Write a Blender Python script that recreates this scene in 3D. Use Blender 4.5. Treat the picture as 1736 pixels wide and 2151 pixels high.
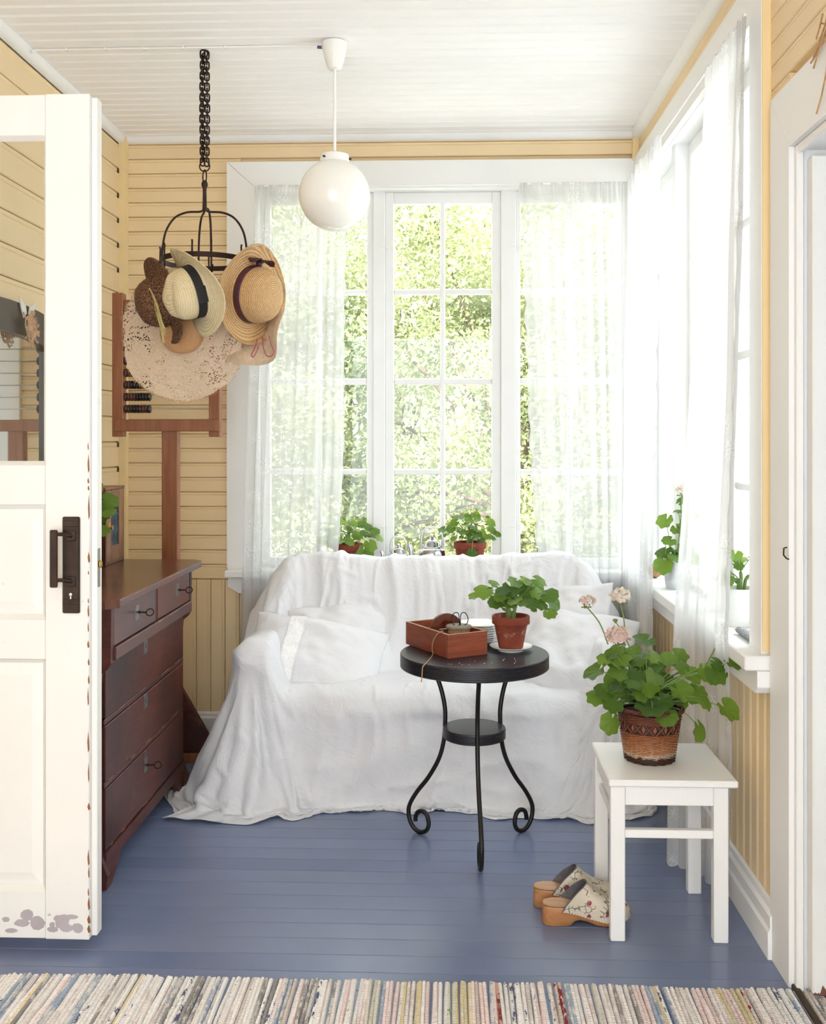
import bpy, bmesh, math, random
import numpy as np
from mathutils import Vector, Matrix, Quaternion, noise as mnoise

for _o in list(bpy.data.objects):
    bpy.data.objects.remove(_o, do_unlink=True)
SC = bpy.context.scene
COL = SC.collection
PI = math.pi

# ------------------------------------------------------------------ camera, sky, sun, exposure
cam_d = bpy.data.cameras.new('camera')
cam = bpy.data.objects.new('camera', cam_d)
COL.objects.link(cam)
cam.location = (0, 0, 1.45)
cam.rotation_euler = (PI / 2, 0, math.atan(82 / 2160))
cam_d.sensor_width = 36
cam_d.lens = 36 * 2160 / 2151
cam_d.shift_y = -150.5 / 2151
cam_d.clip_start = 0.02
SC.camera = cam

world = bpy.data.worlds.new('sky')
SC.world = world
world.use_nodes = True
_bg = world.node_tree.nodes['Background']
_bg.inputs['Color'].default_value = (0.87, 0.94, 1.0, 1)
_bg.inputs['Strength'].default_value = 5.5

sun_d = bpy.data.lights.new('sun', 'SUN')
sun_d.energy = 30.0
sun_d.angle = math.radians(2.0)
sun_d.color = (1.0, 0.95, 0.85)
sun = bpy.data.objects.new('sun', sun_d)
COL.objects.link(sun)
# travels towards +X +Y and down: over the roof from behind the camera, on to the trees
sun.rotation_euler = Vector((0.38, 0.55, -0.80)).to_track_quat('-Z', 'Y').to_euler()

vs = SC.view_settings
vs.view_transform = 'Standard'
vs.look = 'None'
vs.gamma = 1.0
vs.use_curve_mapping = False
vs.exposure = 0.25
try:
    SC.cycles.use_denoising = True
    SC.cycles.max_bounces = 12
    SC.cycles.diffuse_bounces = 6
    SC.cycles.transparent_max_bounces = 24
    SC.cycles.sample_clamp_indirect = 8
except Exception:
    pass

# ------------------------------------------------------------------ helpers
def link(o, parent=None):
    COL.objects.link(o)
    if parent is not None:
        o.parent = parent
    return o

def thing(name, label, cat, loc=(0, 0, 0), rotz=0.0, group=None):
    o = bpy.data.objects.new(name, None)
    o.empty_display_size = 0.05
    COL.objects.link(o)
    o.location = loc
    o.rotation_euler = (0, 0, rotz)
    o['label'] = label
    o['category'] = cat
    if group:
        o['group'] = group
    return o

def tag(o, label, cat, group=None):
    o['label'] = label
    o['category'] = cat
    if group:
        o['group'] = group
    return o

class MB:
    """collects geometry for one mesh"""
    def __init__(s):
        s.v = []
        s.f = []
    def add(s, vs_, fs, m=None):
        b = len(s.v)
        if m is not None:
            vs_ = [tuple(m @ Vector(p)) for p in vs_]
        s.v.extend(vs_)
        s.f.extend([tuple(b + i for i in f) for f in fs])
        return s
    def box(s, x0, x1, y0, y1, z0, z1, c=0.0, m=None):
        if c <= 0:
            vs_ = [(x, y, z) for x in (x0, x1) for y in (y0, y1) for z in (z0, z1)]
            fs = [(0, 1, 3, 2), (4, 6, 7, 5), (0, 4, 5, 1), (2, 3, 7, 6), (0, 2, 6, 4), (1, 5, 7, 3)]
            return s.add(vs_, fs, m)
        X, Y, Z = (x0, x1), (y0, y1), (z0, z1)
        vs_ = []
        idx = {}
        for i in (0, 1):
            for j in (0, 1):
                for k in (0, 1):
                    sx, sy, sz = 1 - 2 * i, 1 - 2 * j, 1 - 2 * k
                    for a, p in enumerate(((X[i], Y[j] + sy * c, Z[k] + sz * c), (X[i] + sx * c, Y[j], Z[k] + sz * c), (X[i] + sx * c, Y[j] + sy * c, Z[k]))):
                        idx[i, j, k, a] = len(vs_)
                        vs_.append(p)
        g = lambda i, j, k, a: idx[i, j, k, a]
        fs = []
        for i in (0, 1):
            q = [g(i, 0, 0, 0), g(i, 1, 0, 0), g(i, 1, 1, 0), g(i, 0, 1, 0)]
            fs.append(tuple(q[::-1]) if i == 0 else tuple(q))
            q = [g(0, i, 0, 1), g(1, i, 0, 1), g(1, i, 1, 1), g(0, i, 1, 1)]
            fs.append(tuple(q) if i == 0 else tuple(q[::-1]))
            q = [g(0, 0, i, 2), g(1, 0, i, 2), g(1, 1, i, 2), g(0, 1, i, 2)]
            fs.append(tuple(q[::-1]) if i == 0 else tuple(q))
        for a in (0, 1):
            for b in (0, 1):
                fs.append((g(a, b, 0, 0), g(a, b, 0, 1), g(a, b, 1, 1), g(a, b, 1, 0)))
                fs.append((g(a, 0, b, 0), g(a, 0, b, 2), g(a, 1, b, 2), g(a, 1, b, 0)))
                fs.append((g(0, a, b, 1), g(0, a, b, 2), g(1, a, b, 2), g(1, a, b, 1)))
                for d in (0, 1):
                    fs.append((g(a, b, d, 0), g(a, b, d, 1), g(a, b, d, 2)))
        return s.add(vs_, fs, m)
    def tube(s, pts, r, n=8, caps=True, closed=False, m=None):
        pts = [Vector(p) for p in pts]
        N = len(pts)
        rs = r if isinstance(r, (list, tuple)) else [r] * N
        vs_ = []
        fs = []
        up = None
        for i in range(N):
            if closed:
                t = pts[(i + 1) % N] - pts[i - 1]
            else:
                t = pts[min(i + 1, N - 1)] - pts[max(i - 1, 0)]
            if t.length < 1e-9:
                t = Vector((0, 0, 1))
            t.normalize()
            if up is None:
                up = Vector((0, 0, 1)) if abs(t.z) < 0.9 else Vector((1, 0, 0))
            u = up - t * up.dot(t)
            if u.length < 1e-6:
                u = t.orthogonal()
            u.normalize()
            up = u
            w = t.cross(u)
            for k in range(n):
                a = 2 * PI * k / n
                vs_.append(tuple(pts[i] + (u * math.cos(a) + w * math.sin(a)) * rs[i]))
        for i in range(N if closed else N - 1):
            j = (i + 1) % N
            for k in range(n):
                l = (k + 1) % n
                fs.append((i * n + k, i * n + l, j * n + l, j * n + k))
        if caps and not closed:
            fs.append(tuple(range(n - 1, -1, -1)))
            fs.append(tuple((N - 1) * n + k for k in range(n)))
        return s.add(vs_, fs, m)
    def lathe(s, prof, n=32, m=None, wob=None):
        vs_ = []
        fs = []
        for (r, z) in prof:
            for k in range(n):
                a = 2 * PI * k / n
                rr = r
                zz = z
                if wob:
                    rr, zz = wob(r, z, a)
                vs_.append((rr * math.cos(a), rr * math.sin(a), zz))
        for i in range(len(prof) - 1):
            for k in range(n):
                l = (k + 1) % n
                fs.append((i * n + k, i * n + l, (i + 1) * n + l, (i + 1) * n + k))
        if prof[0][0] > 1e-5:
            pass
        return s.add(vs_, fs, m)
    def disc(s, r, z, n=32, flip=False, m=None):
        vs_ = [(r * math.cos(2 * PI * k / n), r * math.sin(2 * PI * k / n), z) for k in range(n)]
        f = tuple(range(n))
        return s.add(vs_, [f[::-1] if flip else f], m)
    def prism(s, poly, lo, hi, axis='y', m=None):
        """poly: 2-D outline; axis: the direction it is extruded along"""
        n = len(poly)
        mk = {'x': lambda p, t: (t, p[0], p[1]), 'y': lambda p, t: (p[0], t, p[1]), 'z': lambda p, t: (p[0], p[1], t)}[axis]
        vs_ = [mk(p, lo) for p in poly] + [mk(p, hi) for p in poly]
        fs = [tuple(range(n)), tuple(range(2 * n - 1, n - 1, -1))]
        for i in range(n):
            j = (i + 1) % n
            fs.append((i, i + n, j + n, j))
        return s.add(vs_, fs, m)
    def surf(s, nu, nv, fn, closed_u=False, m=None):
        vs_ = [tuple(fn(i, j)) for j in range(nv) for i in range(nu)]
        fs = []
        for j in range(nv - 1):
            for i in range(nu if closed_u else nu - 1):
                k = (i + 1) % nu
                fs.append((j * nu + i, j * nu + k, (j + 1) * nu + k, (j + 1) * nu + i))
        return s.add(vs_, fs, m)
    def mesh(s, name, mat, smooth=40, fix=True):
        me = bpy.data.meshes.new(name)
        me.from_pydata(s.v, [], s.f)
        if fix:
            bm = bmesh.new()
            bm.from_mesh(me)
            bmesh.ops.remove_doubles(bm, verts=bm.verts, dist=1e-6)
            bmesh.ops.recalc_face_normals(bm, faces=bm.faces)
            bm.to_mesh(me)
            bm.free()
        me.update()
        if smooth:
            me.shade_smooth()
            if smooth < 180:
                me.set_sharp_from_angle(angle=math.radians(smooth))
        if mat is not None:
            me.materials.append(mat)
        return me
    def build(s, name, mat, parent=None, smooth=40, fix=True, loc=None):
        o = bpy.data.objects.new(name, s.mesh(name, mat, smooth, fix))
        if loc is not None:
            o.location = loc
        return link(o, parent)

def put(name, me, parent=None, loc=(0, 0, 0), rot=None, scale=None):
    o = bpy.data.objects.new(name, me)
    o.location = loc
    if rot is not None:
        o.rotation_euler = rot
    if scale is not None:
        o.scale = scale if isinstance(scale, (tuple, list)) else (scale,) * 3
    return link(o, parent)

def struct(o):
    o['kind'] = 'structure'
    return o

def solidify(o, t, offset=0.0):
    md = o.modifiers.new('thickness', 'SOLIDIFY')
    md.thickness = t
    md.offset = offset
    return o

def subsurf(o, lv=1):
    md = o.modifiers.new('smooth', 'SUBSURF')
    md.levels = lv
    md.render_levels = lv
    return o

def axis_matrix(loc, zdir, xhint=(1, 0, 0), spin=0.0):
    z = Vector(zdir).normalized()
    x = Vector(xhint)
    x = x - z * x.dot(z)
    if x.length < 1e-5:
        x = z.orthogonal()
    x.normalize()
    y = z.cross(x)
    m = Matrix((x, y, z)).transposed().to_4x4()
    m = Matrix.Translation(Vector(loc)) @ m
    return m @ Matrix.Rotation(spin, 4, 'Z')

def catmull(pts, sub=8, closed=False):
    P = [Vector(p) for p in pts]
    n = len(P)
    out = []
    rng = range(n if closed else n - 1)
    for i in rng:
        if closed:
            p0, p1, p2, p3 = P[i - 1], P[i], P[(i + 1) % n], P[(i + 2) % n]
        else:
            p0, p1, p2, p3 = P[max(i - 1, 0)], P[i], P[i + 1], P[min(i + 2, n - 1)]
        for k in range(sub):
            t = k / sub
            out.append(0.5 * ((2 * p1) + (p2 - p0) * t + (2 * p0 - 5 * p1 + 4 * p2 - p3) * t * t + (3 * p1 - p0 - 3 * p2 + p3) * t ** 3))
    if not closed:
        out.append(P[-1])
    return out

def nz(x, y=0.0, z=0.0):
    return mnoise.noise((x, y, z))

# ------------------------------------------------------------------ materials
class NT:
    def __init__(s, name):
        s.m = bpy.data.materials.new(name)
        s.m.use_nodes = True
        s.t = s.m.node_tree
        s.t.nodes.clear()
        s.out = s.n('ShaderNodeOutputMaterial')
    def n(s, typ, **kw):
        nd = s.t.nodes.new(typ)
        for k, v in kw.items():
            setattr(nd, k, v)
        return nd
    def l(s, a, b):
        s.t.links.new(a, b)
    def setin(s, nd, key, val):
        if isinstance(val, bpy.types.NodeSocket):
            s.l(val, nd.inputs[key])
        else:
            if isinstance(val, (tuple, list)) and len(val) == 3 and nd.inputs[key].type == 'RGBA':
                val = (*val, 1)
            nd.inputs[key].default_value = val
    def coord(s, scale=(1, 1, 1), rand=True, rot=(0, 0, 0)):
        tc = s.n('ShaderNodeTexCoord')
        mp = s.n('ShaderNodeMapping')
        mp.inputs['Scale'].default_value = scale
        mp.inputs['Rotation'].default_value = rot
        s.l(tc.outputs['Object'], mp.inputs['Vector'])
        if rand:
            oi = s.n('ShaderNodeObjectInfo')
            ml = s.n('ShaderNodeMath', operation='MULTIPLY')
            ml.inputs[1].default_value = 37.0
            s.l(oi.outputs['Random'], ml.inputs[0])
            cb = s.n('ShaderNodeCombineXYZ')
            for k in range(3):
                s.l(ml.outputs[0], cb.inputs[k])
            s.l(cb.outputs[0], mp.inputs['Location'])
        return mp.outputs['Vector']
    def noise(s, vec, scale, detail=4, rough=0.55, dist=0.0):
        nd = s.n('ShaderNodeTexNoise')
        nd.inputs['Scale'].default_value = scale
        nd.inputs['Detail'].default_value = detail
        nd.inputs['Roughness'].default_value = rough
        nd.inputs['Distortion'].default_value = dist
        s.l(vec, nd.inputs['Vector'])
        return nd.outputs['Fac']
    def ramp(s, fac, stops, interp='LINEAR'):
        nd = s.n('ShaderNodeValToRGB')
        nd.color_ramp.interpolation = interp
        el = nd.color_ramp.elements
        while len(el) < len(stops):
            el.new(0.5)
        for e, (p, c) in zip(el, stops):
            e.position = p
            e.color = (*c, 1) if len(c) == 3 else c
        s.l(fac, nd.inputs['Fac'])
        return nd.outputs['Color']
    def step(s, fac, a, b):
        nd = s.n('ShaderNodeMapRange')
        nd.inputs['From Min'].default_value = a
        nd.inputs['From Max'].default_value = b
        s.l(fac, nd.inputs['Value'])
        return nd.outputs['Result']
    def mix(s, fac, a, b, mode='MIX'):
        nd = s.n('ShaderNodeMix', data_type='RGBA', blend_type=mode)
        s.setin(nd, 'Factor', fac)
        for sock, v in ((nd.inputs[6], a), (nd.inputs[7], b)):
            if isinstance(v, bpy.types.NodeSocket):
                s.l(v, sock)
            else:
                sock.default_value = (*v, 1) if len(v) == 3 else v
        return nd.outputs[2]
    def math(s, op, a, b=0.0):
        nd = s.n('ShaderNodeMath', operation=op)
        for i, v in enumerate((a, b)):
            if isinstance(v, bpy.types.NodeSocket):
                s.l(v, nd.inputs[i])
            else:
                nd.inputs[i].default_value = v
        return nd.outputs[0]
    def bump(s, h, strength, dist=0.01):
        nd = s.n('ShaderNodeBump')
        nd.inputs['Strength'].default_value = strength
        nd.inputs['Distance'].default_value = dist
        s.l(h, nd.inputs['Height'])
        return nd.outputs['Normal']
    def principled(s, color, rough=0.5, metal=0.0, normal=None, spec=0.5, **kw):
        b = s.n('ShaderNodeBsdfPrincipled')
        s.setin(b, 'Base Color', color)
        s.setin(b, 'Roughness', rough)
        s.setin(b, 'Metallic', metal)
        b.inputs['Specular IOR Level'].default_value = spec
        if normal is not None:
            s.l(normal, b.inputs['Normal'])
        for k, v in kw.items():
            s.setin(b, k.replace('_', ' '), v)
        return b.outputs[0]
    def done(s, sh):
        s.l(sh, s.out.inputs['Surface'])
        return s.m

def paint(name, col, rough=0.45, var=0.05, grain=(1, 1, 1), gscale=60, bump=0.06, chips=(), rnd=0.0, spec=0.4):
    """brushed paint; chips: (colour, scale, threshold, stretch)"""
    t = NT(name)
    v = t.coord()
    big = t.noise(v, 3.0, 3)
    dark = tuple(c * (1 - 2 * var) for c in col)
    c = t.ramp(big, [(0.3, dark), (0.7, col)])
    if rnd:
        oi = t.n('ShaderNodeObjectInfo')
        k = t.step(oi.outputs['Random'], 0, 1)
        c = t.mix(t.math('MULTIPLY', k, rnd), c, tuple(x * 0.72 for x in col))
    vg = t.coord(grain)
    h = t.noise(vg, gscale, 3)
    for (cc, sc, th, st) in chips:
        vc = t.coord(st)
        n = t.noise(vc, sc, 6, 0.65)
        c = t.mix(t.step(n, th, th + 0.02), c, cc)
    return t.done(t.principled(c, rough, 0, t.bump(h, bump, 0.004), spec))

def plain(name, col, rough=0.5, metal=0.0, var=0.12, scale=8, bump=0.0, bscale=60, spec=0.5, **kw):
    t = NT(name)
    v = t.coord()
    n = t.noise(v, scale, 4)
    c = t.ramp(n, [(0.3, tuple(x * (1 - var) for x in col)), (0.7, tuple(min(1, x * (1 + var)) for x in col))])
    nm = t.bump(t.noise(v, bscale, 4), bump, 0.004) if bump else None
    return t.done(t.principled(c, rough, metal, nm, spec, **kw))

def wood(name, c1, c2, grain=(1, 1, 14), scale=6, rough=0.4, bump=0.08, blotch=None, spec=0.5, light=None):
    t = NT(name)
    v = t.coord(grain)
    n = t.noise(v, scale, 6, 0.6, 0.6)
    c = t.ramp(n, [(0.28, c1), (0.72, c2)])
    v2 = t.coord()
    if blotch:
        b = t.noise(v2, 2.6, 5, 0.6)
        c = t.mix(t.step(b, 0.42, 0.66), c, blotch)
    if light:
        b = t.noise(t.coord((1, 1, 1), rot=(0.4, 0.7, 0.2)), 5.0, 8, 0.75)
        c = t.mix(t.math('MULTIPLY', t.step(b, 0.56, 0.72), 0.55), c, light)
    return t.done(t.principled(c, rough, 0, t.bump(n, bump, 0.004), spec))

WHITE = (0.84, 0.84, 0.83)
YEL = (0.84, 0.655, 0.40)
m_white = paint('white_paint', WHITE, 0.42, 0.02)
m_white_worn = paint('worn_white_paint', WHITE, 0.45, 0.02, grain=(30, 30, 1), gscale=8, bump=0.05,
                     chips=(((0.30, 0.12, 0.05), 26.0, 0.735, (1, 1, 0.6)), ((0.42, 0.40, 0.42), 15, 0.715, (1, 1, 1))))
m_ceil = paint('ceiling_white', (0.91, 0.90, 0.885), 0.5, 0.01, rnd=0.10)
m_yel = paint('yellow_paint', YEL, 0.5, 0.035, rnd=0.14)
m_yel_light = paint('pale_yellow_paint', (0.84, 0.66, 0.36), 0.5, 0.02)
m_dark = plain('dark_gap', (0.05, 0.035, 0.02), 0.9)
m_floor = None
def _floor():
    t = NT('blue_floor_paint')
    v = t.coord()
    big = t.noise(v, 1.3, 4)
    c = t.ramp(big, [(0.3, (0.125, 0.165, 0.285)), (0.7, (0.175, 0.215, 0.345))])
    oi = t.n('ShaderNodeObjectInfo')
    c = t.mix(t.math('MULTIPLY', oi.outputs['Random'], 0.25), c, (0.20, 0.225, 0.31))
    vg = t.coord((1, 1, 24))
    h = t.noise(vg, 5, 4, 0.6)
    return t.done(t.principled(c, 0.24, 0, t.bump(h, 0.10, 0.003), 0.5))
m_floor = _floor()
m_blackiron = plain('black_iron', (0.012, 0.010, 0.010), 0.42, 0.3, 0.2, 20, 0.06, 90)
m_rust = plain('dark_rusty_iron', (0.030, 0.013, 0.009), 0.55, 0.5, 0.35, 40, 0.15, 120)
m_bronze = plain('dark_bronze', (0.040, 0.024, 0.018), 0.38, 0.5, 0.3, 30, 0.05)
m_chrome = plain('polished_aluminium', (0.50, 0.50, 0.52), 0.16, 1.0, 0.06, 10)
m_steel = plain('dull_steel', (0.25, 0.25, 0.24), 0.35, 1.0, 0.2, 40)
m_brass = plain('brass', (0.55, 0.36, 0.12), 0.3, 1.0, 0.2)
m_chest = wood('chest_red_brown_wood', (0.062, 0.013, 0.009), (0.125, 0.030, 0.020), (1, 1, 9), 5, 0.42, 0.05, (0.026, 0.010, 0.009), light=(0.24, 0.09, 0.06))
m_chest_top = wood('chest_top_wood', (0.085, 0.024, 0.012), (0.20, 0.065, 0.032), (9, 1, 1), 4, 0.22, 0.04, (0.05, 0.02, 0.016), light=(0.30, 0.14, 0.09))
m_chest_dark = wood('chest_purple_brown_wood', (0.060, 0.034, 0.036), (0.105, 0.058, 0.058), (1, 1, 9), 5, 0.3, 0.05, (0.13, 0.035, 0.025))
m_abacus = wood('abacus_wood', (0.20, 0.062, 0.026), (0.33, 0.125, 0.052), (14, 14, 1), 4, 0.42, 0.05)
m_bead = plain('dark_bead', (0.018, 0.010, 0.010), 0.3)
m_bead_red = plain('brown_bead', (0.075, 0.024, 0.018), 0.3)
m_boxwood = wood('old_box_wood', (0.045, 0.018, 0.012), (0.14, 0.055, 0.025), (8, 8, 1), 5, 0.4, 0.08, (0.30, 0.14, 0.06))
m_trug = wood('red_brown_trug_wood', (0.17, 0.032, 0.014), (0.32, 0.078, 0.032), (1.2, 1.2, 16), 7, 0.5, 0.15, (0.12, 0.03, 0.018))
m_trug_edge = wood('worn_trug_edge', (0.25, 0.10, 0.05), (0.46, 0.24, 0.13), (3, 3, 3), 14, 0.6, 0.1)
m_black = paint('black_stain', (0.016, 0.015, 0.021), 0.38, 0.1, grain=(1, 1, 30), gscale=18, bump=0.12)
m_terra = plain('terracotta', (0.30, 0.075, 0.038), 0.8, 0, 0.25, 12, 0.12, 70)
def _terra():
    t = NT('weathered_terracotta')
    v = t.coord()
    c = t.ramp(t.noise(v, 9, 5), [(0.3, (0.155, 0.032, 0.018)), (0.7, (0.29, 0.068, 0.035))])
    n = t.noise(v, 16, 7, 0.7)
    c = t.mix(t.math('MULTIPLY', t.step(n, 0.56, 0.68), 0.6), c, (0.52, 0.36, 0.28))
    return t.done(t.principled(c, 0.8, 0, t.bump(n, 0.12, 0.004), 0.3))
m_terra_w = _terra()
m_soil = plain('soil', (0.035, 0.018, 0.011), 0.95, 0, 0.5, 60, 0.8, 90)
m_china = plain('white_china', (0.82, 0.82, 0.80), 0.12, 0, 0.02, 6)
m_twine = plain('jute_twine', (0.42, 0.24, 0.12), 0.85, 0, 0.25, 120, 0.3, 300)
m_stool = paint('white_stool_paint', (0.86, 0.86, 0.85), 0.3, 0.02, grain=(30, 30, 1), gscale=6, bump=0.08, chips=(((0.35, 0.33, 0.31), 40, 0.80, (1, 1, 1)),))
m_opal = NT('opal_glass')
m_opal = m_opal.done(m_opal.principled((0.86, 0.85, 0.80), 0.07, 0, None, 0.5, Subsurface_Weight=0.25, Subsurface_Scale=0.05))
m_lampwhite = plain('white_lamp_plastic', (0.84, 0.83, 0.80), 0.25, 0, 0.02)

def glass_mat(name='thin_window_glass'):
    t = NT(name)
    tr = t.n('ShaderNodeBsdfTransparent')
    tr.inputs[0].default_value = (0.97, 0.98, 0.97, 1)
    gl = t.n('ShaderNodeBsdfGlossy')
    gl.inputs['Roughness'].default_value = 0.02
    lw = t.n('ShaderNodeLayerWeight')
    lw.inputs['Blend'].default_value = 0.5
    mx = t.n('ShaderNodeMixShader')
    t.l(t.math('ADD', t.math('MULTIPLY', t.math('POWER', lw.outputs['Facing'], 5.0), 0.45), 0.03), mx.inputs[0])
    t.l(tr.outputs[0], mx.inputs[1])
    t.l(gl.outputs[0], mx.inputs[2])
    return t.done(mx.outputs[0])
m_glass = glass_mat()
m_mirror = NT('mirror_glass')
m_mirror = m_mirror.done(m_mirror.principled((0.88, 0.90, 0.89), 0.03, 1.0))
m_mirror_frame = plain('black_mirror_frame', (0.020, 0.016, 0.016), 0.3, 0, 0.3, 10)

def cloth_mat(name, col, bump=0.25, sc=7.0, fine=140, rough=0.9):
    t = NT(name)
    v = t.coord(rand=False)
    a = t.noise(v, sc, 5, 0.6, 1.5)
    b = t.noise(v, fine, 2)
    h = t.math('ADD', a, t.math('MULTIPLY', b, 0.12))
    p = t.principled(col, rough, 0, t.bump(h, bump, 0.02), 0.2, Sheen_Weight=0.15)
    tl = t.n('ShaderNodeBsdfTranslucent')
    tl.inputs[0].default_value = (*col, 1)
    mx = t.n('ShaderNodeMixShader')
    mx.inputs[0].default_value = 0.12
    t.l(p, mx.inputs[1])
    t.l(tl.outputs[0], mx.inputs[2])
    return t.done(mx.outputs[0])
m_sheet = cloth_mat('white_cotton_sheet', (0.81, 0.81, 0.835), 0.5, 7.0)
m_pillow = cloth_mat('white_linen', (0.82, 0.82, 0.845), 0.35, 8.0)
def _lace_band():
    t = NT('white_lace_band')
    v = t.coord(rand=False)
    vo = t.n('ShaderNodeTexVoronoi')
    vo.inputs['Scale'].default_value = 90
    t.l(v, vo.inputs['Vector'])
    c = t.ramp(vo.outputs['Distance'], [(0.2, (0.79, 0.79, 0.80)), (0.5, (0.87, 0.87, 0.87))])
    return t.done(t.principled(c, 0.9, 0, t.bump(vo.outputs['Distance'], 0.35, 0.004), 0.2))
m_lace_band = _lace_band()

def sheer(name, thin=0.42, flower=0.30):
    """sheer curtain net; woven flowers are denser"""
    t = NT(name)
    v = t.coord(rand=False)
    vo = t.n('ShaderNodeTexVoronoi')
    vo.inputs['Scale'].default_value = 9.0
    t.l(v, vo.inputs['Vector'])
    d = t.step(vo.outputs['Distance'], 0.45, 0.25)
    pet = t.n('ShaderNodeTexVoronoi', feature='DISTANCE_TO_EDGE')
    pet.inputs['Scale'].default_value = 70
    t.l(v, pet.inputs['Vector'])
    e = t.step(pet.outputs['Distance'], 0.16, 0.05)
    fl = t.math('MULTIPLY', d, e)
    op = t.math('ADD', t.math('MULTIPLY', fl, flower), 1 - thin)
    op = t.math('MINIMUM', op, 1.0)
    df = t.n('ShaderNodeBsdfDiffuse')
    df.inputs[0].default_value = (0.80, 0.80, 0.80, 1)
    tl = t.n('ShaderNodeBsdfTranslucent')
    tl.inputs[0].default_value = (0.64, 0.64, 0.64, 1)
    m1 = t.n('ShaderNodeMixShader')
    m1.inputs[0].default_value = 0.5
    t.l(df.outputs[0], m1.inputs[1])
    t.l(tl.outputs[0], m1.inputs[2])
    tr = t.n('ShaderNodeBsdfTransparent')
    m2 = t.n('ShaderNodeMixShader')
    t.l(op, m2.inputs[0])
    t.l(tr.outputs[0], m2.inputs[1])
    t.l(m1.outputs[0], m2.inputs[2])
    return t.done(m2.outputs[0])
m_sheer = sheer('sheer_lace_net', 0.27, 0.20)
m_sheer_edge = sheer('lace_edge_net', 0.40, 0.5)

def leaf_mat(name, c1, c2, trans=0.35):
    t = NT(name)
    v = t.coord((1, 1, 1))
    n = t.noise(v, 30, 3)
    oi = t.n('ShaderNodeObjectInfo')
    k = t.math('ADD', t.math('MULTIPLY', n, 0.5), t.math('MULTIPLY', oi.outputs['Random'], 0.7))
    c = t.ramp(k, [(0.2, c1), (0.85, c2)])
    p = t.principled(c, 0.48, 0, t.bump(t.noise(v, 90, 3), 0.15, 0.004), 0.35)
    tl = t.n('ShaderNodeBsdfTranslucent')
    t.l(t.mix(0.5, c, (0.42, 0.62, 0.06)), tl.inputs[0])
    mx = t.n('ShaderNodeMixShader')
    mx.inputs[0].default_value = trans
    t.l(p, mx.inputs[1])
    t.l(tl.outputs[0], mx.inputs[2])
    return t.done(mx.outputs[0])
m_leaf = leaf_mat('geranium_leaf', (0.034, 0.090, 0.014), (0.145, 0.25, 0.030), 0.28)
m_stem = plain('green_stem', (0.15, 0.24, 0.06), 0.6, 0, 0.2)
# ------------------------------------------------------------------ the room
XL, XR, YB, ZC = -1.636, 0.905, 5.03, 2.945
YN = -1.5            # near end of the walls, behind the camera's view
def board_mesh(L, w, d, mat, bead=0.014, gap=0.0012, e=0.0035):
    """local x along the board, y out of the wall, z across the board"""
    p = [(0, gap), (d - e, gap), (d, gap + e)]
    if bead:
        p += [(d, w - bead - e), (d - e, w - bead), (d - e * 0.2, w - bead + e)]
    p += [(d, w - gap - e), (d - e, w - gap), (0, w - gap)]
    mb = MB()
    mb.prism(p, 0, L, 'x')
    return mb.mesh('board', mat, 25)

def frame_m(o, lx, ly, lz):
    m = Matrix((Vector(lx), Vector(ly), Vector(lz))).transposed().to_4x4()
    return Matrix.Translation(Vector(o)) @ m

def place(name, me, parent, o, lx, ly, lz):
    ob = bpy.data.objects.new(name, me)
    link(ob, parent)
    ob.matrix_basis = frame_m(o, lx, ly, lz)
    return ob

# floor: painted boards across the room
floor = struct(MB().box(-2.2, 2.2, -1.6, 5.2, -0.12, -0.022).build('floor', m_dark, smooth=0))
FW = 0.0935
fb = board_mesh(3.6, FW, 0.022, m_floor, bead=0, gap=0.0011, e=0.0012)
y = 5.04
while y > 0.9:
    y -= FW
    place('floor_board', fb, floor, (-1.9, y, -0.022), (1, 0, 0), (0, 0, 1), (0, 1, 0))
MB().box(-1.9, 1.7, -1.6, y, -0.022, 0).build('floor_end', m_floor, floor)

# ceiling: narrow beaded boards across the room
ceil = struct(MB().box(-1.8, 1.1, -1.66, 5.2, ZC + 0.015, ZC + 0.12).build('ceiling', m_ceil, smooth=0))
CW = 0.074
cb = board_mesh(2.62, CW, 0.015, m_ceil, bead=0.012, gap=0.0022, e=0.0045)
y = 5.05
while y > 2.6:
    y -= CW
    place('ceiling_board', cb, ceil, (-1.68, y, ZC + 0.015), (1, 0, 0), (0, 0, -1), (0, 1, 0))
MB().box(-1.68, 0.94, -1.5, y, ZC, ZC + 0.015).build('ceiling_end', m_ceil, ceil)

# back wall: opening X -0.955..0.905, Z 0.80..2.68
wb = MB()
wb.box(-1.8, -0.955, YB + 0.02, YB + 0.17, -0.1, ZC + 0.05)
wb.box(-0.955, 1.1, YB + 0.02, YB + 0.17, 2.68, ZC + 0.05)
wb.box(-0.955, 1.1, YB + 0.02, YB + 0.17, -0.1, 0.80)
wall_back = struct(wb.build('wall_back', m_yel, smooth=0))
HW = 0.0715
b_left = board_mesh(0.60, HW, 0.02, m_yel)
z = 0.766
while z < 2.80:
    place('board', b_left, wall_back, (-1.04, YB + 0.02, z), (-1, 0, 0), (0, -1, 0), (0, 0, 1))
    z += HW
b_top = board_mesh(2.56, HW, 0.02, m_yel)
for k in range(2):
    place('board', b_top, wall_back, (0.92, YB + 0.02, z - HW * 0 + k * HW), (-1, 0, 0), (0, -1, 0), (0, 0, 1))
b_vert = board_mesh(0.70, 0.0715, 0.02, m_yel)
x = -1.62
while x < -0.6:
    place('board', b_vert, wall_back, (x, YB + 0.02, 0.064), (0, 0, 1), (0, -1, 0), (1, 0, 0))
    x += 0.0715

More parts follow.
